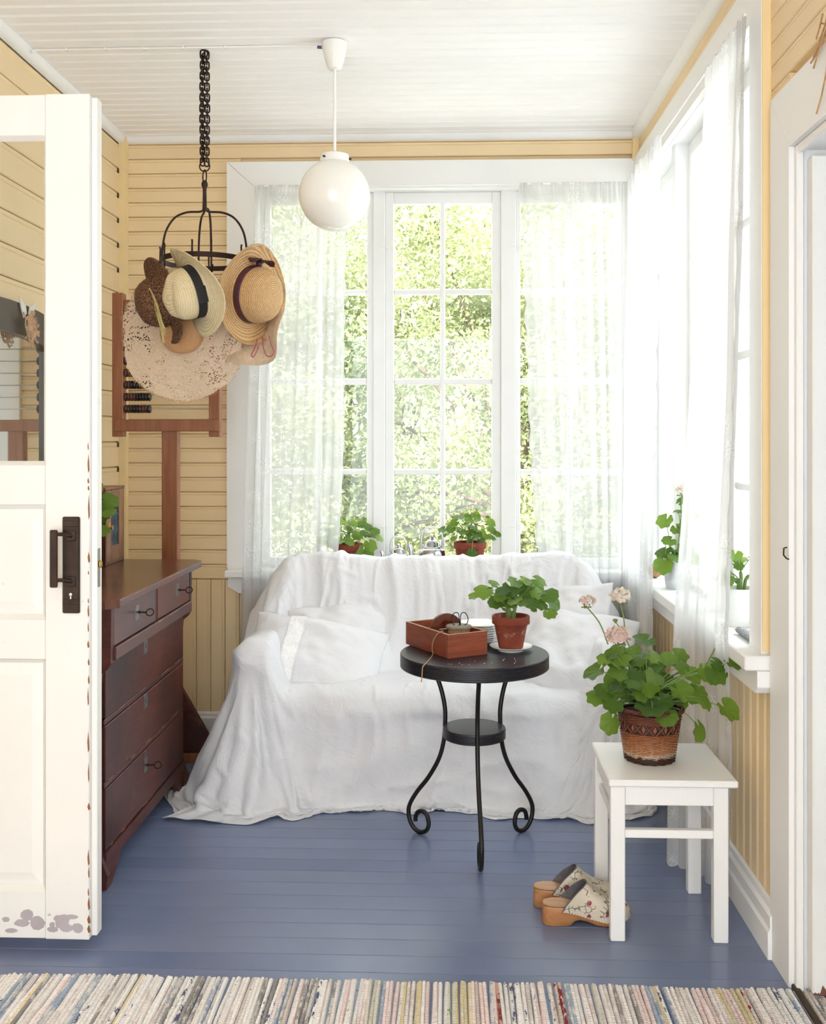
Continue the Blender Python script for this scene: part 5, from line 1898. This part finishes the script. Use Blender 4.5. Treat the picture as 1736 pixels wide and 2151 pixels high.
m_splint = plain('flat_red_cane', (0.26, 0.075, 0.035), 0.45, 0, 0.25, 30)
spl = MB()
for k in range(NSK // 2):
    a = 2 * PI * k / (NSK / 2)
    m = Matrix.Rotation(a, 4, 'Z')
    spl.add([(br(0.092) - 0.003, 0, 0.092), (br(0.108) - 0.003, -0.008, 0.110), (br(0.108) - 0.003, 0.008, 0.110), (br(0.128) - 0.003, 0, 0.130), (br(0.108) + 0.000, 0, 0.110)], [(0, 1, 4), (0, 4, 2), (1, 3, 4), (4, 3, 2)], m)
spl.build('cane_diamond', m_splint, bk, smooth=0)
rim = MB()
for s in range(3):
    pts = []
    for k in range(144):
        a = 2 * PI * k / 144
        w = 30 * a + s * 2 * PI / 3
        pts.append(((br(0.160) + 0.003 + 0.0035 * math.cos(w)) * math.cos(a), (br(0.160) + 0.003 + 0.0035 * math.cos(w)) * math.sin(a), 0.158 + 0.0045 * math.sin(w) + 0.004 * math.cos(a + 2.4)))
    rim.tube(pts, 0.003, 5, closed=True)
rim.build('braided_rim', m_wick, bk, smooth=180, fix=False)
MB().lathe([(0, 0.002), (0.0725, 0.002), (0.094, 0.150), (0.090, 0.150), (0.089, 0.142)], 40).build('liner_pot', plain('dark_liner', (0.035, 0.012, 0.008), 0.7), bk, smooth=50)
MB().lathe([(0, 0.146), (0.05, 0.143), (0.0895, 0.140)], 28).build('soil', m_soil, bk, smooth=180)
F2 = 0.000349
bkl = cm([(340, 930, 170), (400, 830, 100), (470, 790, 120), (560, 820, 190), (700, 830, 140), (770, 690, 160), (830, 830, 150), (950, 885, 150), (1070, 900, 120), (1110, 1000, 190), (1230, 900, 170), (1310, 890, 180), (1450, 830, 150), (1330, 820, 130), (510, 1030, 170), (400, 1110, 160), (340, 1170, 150), (450, 1350, 170), (500, 1100, 130), (580, 1000, 130), (650, 900, 130), (640, 1010, 120), (830, 960, 160), (820, 1070, 170), (930, 1070, 150), (1010, 1080, 110), (940, 1150, 190), (780, 1230, 210, -0.085), (880, 1270, 170, -0.09), (1080, 1140, 130), (1190, 1200, 190), (1220, 1140, 130), (1410, 1210, 170), (1200, 1420, 160, -0.05), (980, 1210, 150), (620, 1190, 140), (700, 1120, 120), (560, 1150, 120), (1100, 1270, 100), (740, 960, 130, 0.05), (880, 1000, 140, 0.06), (600, 1090, 140, 0.05), (1040, 1180, 140, 0.05)], F2, 800, 1320)
bkl = [(l_[0] * 0.955, l_[1], l_[2], -0.095) if l_[0] > 0.14 else l_ for l_ in bkl]
_r = random.Random(77)
bkl += [((_r.uniform(-0.11, 0.13)), _r.uniform(0.03, 0.16), _r.uniform(0.020, 0.030), _r.uniform(-0.06, 0.07)) for _ in range(26)]
geranium(bk, (0, 0, 0.146), bkl, 7)
m_petal = leaf_mat('pale_pink_petal', (0.74, 0.52, 0.51), (0.88, 0.77, 0.75), 0.3)
m_sepal = plain('flower_sepal', (0.22, 0.24, 0.08), 0.6)
def flower(root, c, r, stalk, n=60, seed=1):
    rnd = random.Random(seed)
    mb = MB()
    c = Vector(c)
    for k in range(n):
        d = Vector((rnd.gauss(0, 1), rnd.gauss(0, 1), abs(rnd.gauss(0, 1)) * 1.1 - 0.25)).normalized()
        p = c + Vector((d.x, d.y, d.z * 0.75)) * r * rnd.uniform(0.75, 1.0)
        m = axis_matrix(p, d + Vector((rnd.uniform(-.6, .6), rnd.uniform(-.6, .6), rnd.uniform(-.6, .6))), (rnd.uniform(-1, 1), rnd.uniform(-1, 1), rnd.uniform(-1, 1)))
        q = r * 0.34
        mb.add([(0, 0, 0), (q * 0.6, -q * 0.5, q * 0.15), (q * 1.1, -q * 0.25, q * 0.3), (q * 1.1, q * 0.25, q * 0.3), (q * 0.6, q * 0.5, q * 0.15), (-q * 0.5, q * 0.4, q * 0.2), (-q * 0.5, -q * 0.4, q * 0.2)], [(0, 1, 2, 3, 4), (0, 4, 5), (0, 5, 6), (0, 6, 1)], m)
    fo = mb.build('flower_head', m_petal, root, smooth=0, fix=False)
    sp = MB()
    for k in range(14):
        d = Vector((rnd.uniform(-1, 1), rnd.uniform(-1, 1), rnd.uniform(-0.2, 0.9)))
        b = c + Vector((0, 0, -r * 0.75))
        sp.tube([b, b + d * r * 0.5], 0.0011, 4)
        sp.tube([b + d * r * 0.5, b + d * r * 0.62], 0.0026, 5)
    sp.build('sepal', m_sepal, fo, smooth=0, fix=False)
    MB().tube(catmull([stalk, (Vector(stalk) + c) / 2 + Vector((0.006, 0, 0)), c + Vector((0, 0, -r * 0.7))], 6), 0.0021, 6).build('flower_stalk', m_stem, root, smooth=180)
def bf(cx, cy, dy):
    return ((cx - 800) * F2, dy, 0.146 + (1320 - cy) * F2)
flower(bk, bf(265, 370, 0.03), 0.026, bf(445, 745, 0.02), 62, 2)
flower(bk, bf(555, 320, 0.02), 0.031, bf(585, 790, 0.01), 80, 3)
flower(bk, bf(515, 650, -0.02), 0.036, bf(560, 800, -0.01), 95, 4)
flower(bk, bf(1450, 570, 0.0), 0.014, bf(1190, 1090, 0.0), 8, 5)
MB().tube(catmull([bf(640, 790, 0.0), bf(570, 640, -0.01), bf(500, 530, -0.01)], 6), 0.0018, 6).build('flower_stalk', m_stem, bk, smooth=180)
bu = MB()
for k in range(6):
    a = k * 1.05
    bu.tube([bf(500, 540, -0.01), (bf(495, 515, 0)[0] + 0.005 * math.cos(a), -0.01 + 0.005 * math.sin(a), bf(495, 505, 0)[2])], [0.002, 0.0045], 6)
bu.build('flower_bud', m_sepal, bk)

# on the far window sill
def dome(n, rx, rz, r, seed, lo=0.02):
    rnd = random.Random(seed)
    out = []
    for k in range(n):
        a = rnd.uniform(0.02, 0.98) * PI
        q = rnd.uniform(0.35, 1.0) ** 0.6
        out.append((rx * q * math.cos(a), lo + rz * q * math.sin(a), r * rnd.uniform(0.75, 1.15)))
    return out
g2 = thing('potted_geranium', 'green geranium in chipped terracotta pot right of the kettles', 'plant', (0.087, 5.005, 0.820))
pot(g2, 0.056, 0.0795, 0.138, m_terra_w, rimh=0.034)
geranium(g2, (0, 0, 0.125), cm([(1000, 250, 110), (900, 270, 120), (950, 340, 110), (880, 380, 100), (1080, 90, 110), (1060, 180, 100), (1170, 110, 90), (1240, 80, 100), (1310, 80, 110), (1320, 150, 110), (1240, 140, 90), (1200, 210, 100), (1290, 230, 120), (1340, 330, 120), (1180, 300, 110), (1250, 310, 110), (1120, 330, 100), (1100, 260, 100), (1510, 190, 120), (1530, 290, 120), (1600, 360, 110), (1520, 390, 110), (1430, 360, 110), (1400, 300, 90), (1270, 560, 115, -0.095), (1160, 390, 100), (1290, 410, 110), (1390, 410, 90), (1040, 400, 90)], 0.000352, 1250, 490), 11)
g3 = thing('potted_geranium', 'green geranium in terracotta pot beside the left lace curtain', 'plant', (-0.508, 5.000, 0.820))
pot(g3, 0.052, 0.074, 0.128, m_terra_w, rimh=0.034)
geranium(g3, (0, 0, 0.115), [(-0.03, 0.10, 0.022), (0.02, 0.12, 0.024), (0.055, 0.09, 0.025), (0.095, 0.105, 0.022), (0.125, 0.075, 0.024), (0.075, 0.06, 0.026), (0.035, 0.055, 0.026), (0.0, 0.075, 0.022), (-0.06, 0.07, 0.024), (-0.085, 0.05, 0.022), (-0.10, 0.085, 0.020), (0.11, 0.02, 0.030, -0.06), (0.085, -0.015, 0.038, -0.075), (0.05, 0.11, 0.02), (-0.02, 0.035, 0.026, -0.06), (-0.065, 0.02, 0.026, -0.05), (0.145, 0.05, 0.024), (0.10, 0.045, 0.024), (-0.12, 0.03, 0.022), (0.01, 0.03, 0.024, -0.06)], 17)

def kettle(label, loc, r, h, hh, sgn=-1):
    k = thing('kettle', label, 'kettle', loc)
    MB().lathe([(0, 0), (r * 0.92, 0), (r * 0.98, 0.004), (r, h * 0.2), (r * 1.0, h * 0.75), (r * 0.95, h * 0.92), (r * 0.80, h), (r * 0.62, h * 1.02), (r * 0.60, h * 1.0)], 40).build('body', m_chrome, k, smooth=50)
    ld = MB().lathe([(r * 0.66, h * 1.01), (r * 0.66, h * 1.06), (r * 0.60, h * 1.09), (r * 0.55, h * 1.22), (r * 0.38, h * 1.36), (r * 0.16, h * 1.42), (r * 0.11, h * 1.44), (r * 0.09, h * 1.48), (r * 0.17, h * 1.53), (r * 0.17, h * 1.60), (r * 0.08, h * 1.64), (0, h * 1.65)], 32).build('lid', m_chrome, k, smooth=40)
    sp = catmull([(sgn * r * 0.85, 0, h * 0.18), (sgn * r * 1.25, 0, h * 0.30), (sgn * r * 1.42, 0, h * 0.65), (sgn * r * 1.50, 0, h * 1.02), (sgn * r * 1.66, 0, h * 1.16)], 6)
    n_ = len(sp)
    MB().tube(sp, [r * (0.26 - 0.15 * i / (n_ - 1)) for i in range(n_)], 12).build('spout', m_chrome, k, smooth=60)
    hp = catmull([(sgn * r * 0.70, 0, h * 0.96), (sgn * r * 0.74, 0, h * 1.3), (sgn * r * 0.70, 0, hh * 0.85), (sgn * r * 0.42, 0, hh * 0.985), (0, 0, hh), (-sgn * r * 0.42, 0, hh * 0.985), (-sgn * r * 0.70, 0, hh * 0.85), (-sgn * r * 0.74, 0, h * 1.3), (-sgn * r * 0.70, 0, h * 0.96)], 5)
    MB().tube(hp, r * 0.075, 8).build('handle', m_chrome, k, smooth=60)
    return k
kettle('large shiny metal kettle beside the chipped terracotta pot', (-0.097, 5.0, 0.820), 0.070, 0.106, 0.206)
kettle('small shiny metal kettle left of the large kettle', (-0.262, 5.0, 0.820), 0.052, 0.078, 0.160)

# on the side window sill
zn = thing('zinc_pot_geranium', 'pale flowering geranium in grey zinc pot on side window sill', 'plant', (0.920, 4.25, 0.842))
m_zinc = plain('pale_zinc', (0.62, 0.64, 0.68), 0.35, 0.7, 0.08, 10)
pot(zn, 0.044, 0.060, 0.125, m_zinc, rimh=0.01, lip=0.001)
geranium(zn, (0, 0, 0.115), [(-0.05, 0.05, 0.03), (-0.06, 0.0, 0.032, -0.05), (-0.03, 0.09, 0.028), (0.02, 0.06, 0.03), (0.0, 0.13, 0.026), (0.03, 0.15, 0.026), (-0.04, 0.17, 0.028), (0.01, 0.20, 0.024), (0.05, 0.10, 0.03), (0.05, 0.19, 0.024), (-0.02, 0.03, 0.03, -0.05), (0.04, 0.02, 0.03, -0.05), (0.02, 0.24, 0.020), (0.06, 0.05, 0.028)], 23)
flower(zn, (0.02, 0.0, 0.40), 0.028, (0.0, 0, 0.14), 45, 9)
tw = thing('twine_ball', 'ball of jute twine in the corner of side window sill', 'ball', (0.895, 4.58, 0.842))
tm = MB()
random.seed(31)
for k in range(14):
    m = Matrix.Translation((0, 0, 0.033)) @ Matrix.Rotation(random.uniform(0, PI), 4, 'X') @ Matrix.Rotation(random.uniform(0, PI), 4, 'Y')
    tm.tube([(0.031 * math.cos(a), 0.031 * math.sin(a), random.uniform(-0.001, 0.001)) for a in [2 * PI * i / 24 for i in range(24)]], 0.0022, 5, closed=True, m=m)
tm.lathe([(0.0, 0.003), (0.018, 0.008), (0.029, 0.022), (0.031, 0.033), (0.029, 0.044), (0.018, 0.058), (0, 0.063)], 20)
tm.build('twine_winding', m_twine, tw, smooth=180, fix=False)
p5 = thing('white_pot_plant', 'small green plant in white pot by side window casing', 'plant', (0.945, 3.42, 0.842))
pot(p5, 0.048, 0.064, 0.125, m_china, rimh=0.01, lip=0.001)
geranium(p5, (0, 0, 0.115), dome(12, 0.06, 0.12, 0.02, 5), 29)
nw = thing('folded_newspaper', 'rolled grey printed paper on the side window sill', 'paper', (0.905, 3.17, 0.842))
def _news():
    t = NT('newsprint')
    n = t.noise(t.coord((1, 6, 6)), 60, 4, 0.8)
    return t.done(t.principled(t.ramp(n, [(0.42, (0.04, 0.04, 0.045)), (0.58, (0.50, 0.50, 0.51))]), 0.8))
npm = MB()
npm.surf(14, 9, lambda i, j: (0.012 * math.cos(i / 13 * 4 * PI) * (1.6 - i / 13) - 0.0, -0.10 + 0.025 * j, 0.012 + 0.0085 * math.sin(i / 13 * 4 * PI) * (1.35 - i / 13 * 0.7)))
solidify(npm.build('page', _news(), nw, smooth=180), 0.0006)

# on the chest of drawers
pp = thing('dinner_plate', 'white china plate under the pot on the chest', 'plate', (-1.455, 3.95, 0.9425))
MB().lathe([(0, 0.004), (0.05, 0.004), (0.052, 0.0), (0.056, 0.0), (0.060, 0.006), (0.088, 0.022), (0.0885, 0.025), (0.084, 0.023), (0.060, 0.011), (0, 0.010)], 48).build('dish', m_china, pp, smooth=60)
g6 = thing('potted_geranium', 'green geranium in terracotta pot with whitish rim on the chest', 'plant', (-1.455, 3.95, 0.9525))
pot(g6, 0.052, 0.082, 0.150, m_terra_w, rimh=0.035)
geranium(g6, (0, 0, 0.135), [(0.06, 0.16, 0.034), (0.10, 0.13, 0.036), (0.07, 0.09, 0.034), (0.12, 0.09, 0.030), (0.03, 0.05, 0.034), (0.09, 0.05, 0.032), (0.02, 0.12, 0.034), (-0.04, 0.10, 0.034), (-0.06, 0.14, 0.034), (-0.08, 0.06, 0.032), (0.0, 0.17, 0.030), (0.075, 0.02, 0.032)], 37)

# ------------------------------------------------------------------ things on the round table
TA = math.radians(31.4)
tg = thing('wooden_trug', 'red-brown wooden trug box with arched handle on the table', 'box', (-0.0235, 3.748, 0.690), TA)
a_, b_, hh_ = 0.0815, 0.1535, 0.083
th_ = 0.010
def tbox(name, x0, x1, y0, y1, z0, z1, mat=m_trug, parent=tg, c=0.0015):
    return MB().box(x0, x1, y0, y1, z0, z1, c).build(name, mat, parent, smooth=25)
tbox('bottom_board', -a_ + th_, a_ - th_, -b_ + th_, b_ - th_, 0.0, 0.009)
for s in (-1, 1):
    sd = tbox('side_board', s * a_ - (th_ if s > 0 else 0), s * a_ + (th_ if s < 0 else 0), -b_ + th_, b_ - th_, 0, hh_)
    MB().box(s * a_ - (th_ if s > 0 else 0) , s * a_ + (th_ if s < 0 else 0), -b_ + th_, b_ - th_, hh_ - 0.0005, hh_ + 0.0006).build('worn_edge', m_trug_edge, sd)
    sd = tbox('end_board', -a_, a_, s * b_ - (th_ if s > 0 else 0), s * b_ + (th_ if s < 0 else 0), 0, hh_)
    MB().box(-a_, a_, s * b_ - (th_ if s > 0 else 0), s * b_ + (th_ if s < 0 else 0), hh_ - 0.0005, hh_ + 0.0006).build('worn_edge', m_trug_edge, sd)
hd = MB()
no = 22
outer_ = [(0.068 * math.cos(PI * k / no), 0.068 + 0.062 * math.sin(PI * k / no)) for k in range(no + 1)]
inner_ = [(0.030 * math.cos(PI * k / no), 0.084 + 0.022 * math.sin(PI * k / no)) for k in range(no + 1)]
vs_, fs = [], []
for y_ in (-0.006, 0.006):
    vs_ += [(p[0], y_, p[1]) for p in outer_] + [(p[0], y_, p[1]) for p in inner_]
n1 = no + 1
for k in range(no):
    fs += [(k, k + 1, n1 + k + 1, n1 + k), (2 * n1 + k, 3 * n1 + k, 3 * n1 + k + 1, 2 * n1 + k + 1), (k, 2 * n1 + k, 2 * n1 + k + 1, k + 1), (n1 + k, n1 + k + 1, 3 * n1 + k + 1, 3 * n1 + k)]
hd.add(vs_, fs)
hd.box(-0.070, -0.030, -0.006, 0.006, 0.009, 0.085)
hd.box(0.030, 0.070, -0.006, 0.006, 0.009, 0.085)
hd.box(-0.030, 0.030, -0.006, 0.006, 0.009, 0.074)
m_trug_d = wood('dark_trug_handle', (0.085, 0.022, 0.012), (0.16, 0.045, 0.024), (12, 1, 1), 6, 0.45, 0.1)
hd.build('handle', m_trug_d, tg, smooth=30)
spw = Vector((-0.0235, 3.748, 0.699)) + Matrix.Rotation(TA, 3, 'Z') @ Vector((0.008, -0.078, 0))
sp_ = thing('twine_spool', 'wooden spool of jute twine standing in the trug', 'spool', spw)
m_spool = wood('grey_spool_wood', (0.13, 0.095, 0.065), (0.27, 0.21, 0.15), (5, 5, 5), 12, 0.6, 0.1)
for (z0_, z1_) in ((0.0, 0.010), (0.078, 0.089)):
    MB().lathe([(0, z0_), (0.044, z0_), (0.0465, z0_ + 0.003), (0.0465, z1_ - 0.003), (0.044, z1_), (0.006, z1_), (0.005, z1_ - 0.004), (0, z1_ - 0.004)], 40).build('flange', m_spool, sp_, smooth=40)
wd = MB()
pts = [((0.038 + 0.0008 * math.sin(k * 1.7)) * math.cos(k * 0.35), (0.038 + 0.0008 * math.sin(k * 1.7)) * math.sin(k * 0.35), 0.011 + 0.066 * k / 520) for k in range(521)]
wd.tube(pts, 0.0016, 5)
wd.lathe([(0.0365, 0.010), (0.0365, 0.078)], 32)
wd.build('twine_winding', m_twine, sp_, smooth=180, fix=False)
se = thing('scissors', 'black iron scissors stuck upright in the twine spool', 'scissors', spw + Vector((0.004, 0.004, 0.085)))
for s in (-1, 1):
    mb = MB()
    pts = catmull([(0.001 * s, 0, -0.003), (0.0025 * s, 0, 0.030), (0.006 * s, 0, 0.046), (0.019 * s, 0.002 * s, 0.0475), (0.029 * s, 0.003 * s, 0.030), (0.027 * s, 0.003 * s, 0.012), (0.014 * s, 0.002 * s, 0.002), (0.004 * s, 0, 0.003)], 6)
    mb.tube(pts, 0.0017, 7)
    mb.build('handle', m_blackiron, se, smooth=180)
tws = MB()
tws.tube(catmull([(-0.028, 3.686, 0.764), (-0.036, 3.640, 0.775), (-0.042, 3.606, 0.7765), (-0.052, 3.610, 0.770), (-0.066, 3.632, 0.742), (-0.070, 3.638, 0.712), (-0.068, 3.628, 0.6935), (-0.084, 3.520, 0.6925), (-0.095, 3.460, 0.6925), (-0.0985, 3.4485, 0.690), (-0.100, 3.446, 0.675), (-0.101, 3.4455, 0.655), (-0.1035, 3.4450, 0.640)], 6), 0.0019, 6)
tag(tws.build('twine_strand', m_twine), 'loose strand of jute twine trailing over the table edge', 'twine')
plm = MB().lathe([(0, 0.003), (0.050, 0.003), (0.052, 0.0), (0.055, 0.0), (0.058, 0.005), (0.086, 0.0135), (0.088, 0.0155), (0.087, 0.0165), (0.083, 0.0155), (0.058, 0.0075), (0, 0.0065)], 56).mesh('dish', m_china, 60)
random.seed(2)
for k in range(8):
    t_ = thing('side_plate', ('bottom white china plate of the stack behind the trug', 'white china plate second from the bottom of the stack', 'white china plate third from the bottom of the stack', 'white china plate fourth from the bottom of the stack', 'white china plate fourth from the top of the stack', 'white china plate third from the top of the stack', 'white china plate just under the top of the stack', 'topmost white china plate of the stack behind the trug')[k], 'plate', (0.103 + random.uniform(-0.002, 0.002), 3.872 + random.uniform(-0.002, 0.002), 0.690 + 0.0085 * k), random.uniform(0, 6), 'stacked plates on the table')
    put('dish', plm, t_, scale=(0.93, 0.93, 1))
random.seed(44)
crm = MB().lathe([(0, 0), (0.0014, 0.0004), (0.0018, 0.001), (0.0012, 0.0017), (0, 0.0019)], 8).mesh('fallen_petal', m_china, 180)
for k in range(14):
    a = random.uniform(-0.02, 0.22)
    o = put('petal_crumb', crm, None, (a, 3.50 + random.uniform(-0.02, 0.09) + (0.03 if a > 0.17 else 0), 0.690), (0, 0, random.uniform(0, 6)), (random.uniform(0.7, 1.5), random.uniform(0.7, 1.3), 1))
    tag(o, 'tiny white crumb lying on the black tabletop', 'crumb', 'white crumbs on the table')

# dried straw hanging at the door casing
dsw = thing('straw_ornament', 'bundle of dried straw hanging above the white door casing', 'ornament', (0.884, 2.50, 2.36))
random.seed(6)
m_dry = plain('dry_straw', (0.46, 0.26, 0.12), 0.6, 0, 0.3, 50)
dm_ = MB()
for (a, b) in (((0.0, 0.07, 0.02), (0.0, -0.02, 0.04)), ((0.003, 0.06, 0.03), (0.0, -0.04, 0.05)), ((0.0, 0.05, 0.0), (-0.004, -0.05, 0.06)), ((0.0, 0.0, 0.09), (-0.006, -0.07, 0.05)), ((0.0, 0.03, -0.118), (0.0, -0.03, -0.05)), ((0.0, -0.03, -0.05), (-0.004, -0.06, 0.03)), ((0.0, 0.01, 0.05), (-0.01, -0.08, 0.09)), ((-0.004, 0.02, 0.06), (-0.006, -0.03, 0.10))):
    dm_.tube([a, tuple((a[i] + b[i]) / 2 + random.uniform(-0.004, 0.004) for i in range(3)), b], 0.0022, 5)
dm_.build('straw', m_dry, dsw)

# ------------------------------------------------------------------ garden outside
grd = struct(MB().box(-30, 40, 5.3, 60, -0.62, -0.45).build('ground', plain('pale_bounce_ground', (0.36, 0.35, 0.31), 0.9, 0, 0.25, 3, 0.5, 40), smooth=0))  # invented pale surface, chosen to bounce neutral light up to the ceiling
m_bark = plain('bark', (0.10, 0.075, 0.05), 0.9, 0, 0.3, 20, 0.6, 40)
def tree_leaf(name, c1, c2):
    t = NT(name)
    v = t.coord()
    n = t.noise(v, 1.6, 4, 0.7)
    n2 = t.noise(v, 24, 2)
    c = t.ramp(t.math('ADD', t.math('MULTIPLY', n, 0.7), t.math('MULTIPLY', n2, 0.3)), [(0.35, c1), (0.62, c2)])
    p = t.principled(c, 0.5, 0, None, 0.4)
    tl = t.n('ShaderNodeBsdfTranslucent')
    t.l(c, tl.inputs[0])
    mx = t.n('ShaderNodeMixShader')
    mx.inputs[0].default_value = 0.45
    t.l(p, mx.inputs[1])
    t.l(tl.outputs[0], mx.inputs[2])
    return t.done(mx.outputs[0])
TL = [tree_leaf('birch_leaf', (0.16, 0.21, 0.085), (0.50, 0.52, 0.28)), tree_leaf('lilac_leaf', (0.13, 0.18, 0.09), (0.44, 0.47, 0.27))]
def tree(label, x, y, h, crown, n, mat, seed, size=0.05):
    rng = np.random.RandomState(seed)
    t_ = thing('leafy_tree', label, 'tree', (x, y, -0.45), 0, 'trees outside the window')
    MB().tube(catmull([(0, 0, 0), (0.05, 0, h * 0.3), (-0.04, 0.03, h * 0.6), (0.02, 0, h * 0.9)], 6), [0.13 - 0.10 * k / 18 for k in range(19)], 10).build('trunk', m_bark, t_, smooth=180)
    # twig clumps, leaves scattered around them
    nc = 260
    cx, cy, cz, rx, ry, rz = crown
    d = rng.normal(size=(nc, 3))
    d /= np.linalg.norm(d, axis=1, keepdims=True)
    rr = rng.uniform(0.35, 1.0, (nc, 1)) ** 0.5
    cl = d * rr * np.array([rx, ry, rz]) + np.array([cx, cy, cz])
    pick = rng.randint(0, nc, n)
    P = cl[pick] + rng.normal(size=(n, 3)) * np.array([0.16, 0.16, 0.13])
    a = rng.normal(size=(n, 3))
    a /= np.linalg.norm(a, axis=1, keepdims=True)
    b = np.cross(a, rng.normal(size=(n, 3)))
    b /= np.linalg.norm(b, axis=1, keepdims=True)
    s = size * rng.uniform(0.6, 1.3, (n, 1))
    c_ = np.cross(a, b) * s * 0.12
    V = np.stack([P - a * s, P + b * s * 0.45 + c_, P + a * s, P - b * s * 0.45 + c_], 1).reshape(-1, 3)
    F = np.arange(n * 4).reshape(-1, 4)
    me = bpy.data.meshes.new('foliage')
    me.from_pydata(V.tolist(), [], F.tolist())
    me.materials.append(mat)
    o = bpy.data.objects.new('foliage', me)
    o['kind'] = 'stuff'
    link(o, t_)
    br_ = MB()
    for k in range(14):
        q = cl[k]
        br_.tube(catmull([(0, 0, h * 0.35), (q[0] * 0.4, q[1] * 0.4, (h * 0.35 + q[2]) / 2 + 0.1), tuple(q)], 4), [0.035 - 0.028 * i / 8 for i in range(9)], 5)
    br_.build('branch', m_bark, t_, smooth=180, fix=False)
tree('bright green leafy tree seen through the middle window sash', 0.53, 9.8, 3.4, (-0.45, 0, 2.4, 1.7, 1.1, 2.3), 60000, TL[0], 1, 0.032)
tree('green leafy tree seen behind the left lace curtain', -2.0, 9.2, 3.2, (0, 0, 2.3, 1.5, 1.1, 2.3), 50000, TL[1], 2, 0.034)
tree('green leafy tree seen through the right lace curtain', 2.0, 10.2, 3.2, (0, 0, 2.0, 1.2, 1.0, 2.1), 40000, TL[0], 3, 0.034)
tree('tall dark green tree further back in the garden', -0.7, 13.5, 4.5, (0, 0, 3.0, 2.2, 1.3, 2.9), 45000, TL[1], 4, 0.045)
tree('tall tree filling the back of the garden', 1.5, 14.5, 4.5, (0, 0, 2.6, 2.0, 1.3, 2.6), 36000, TL[1], 5, 0.045)
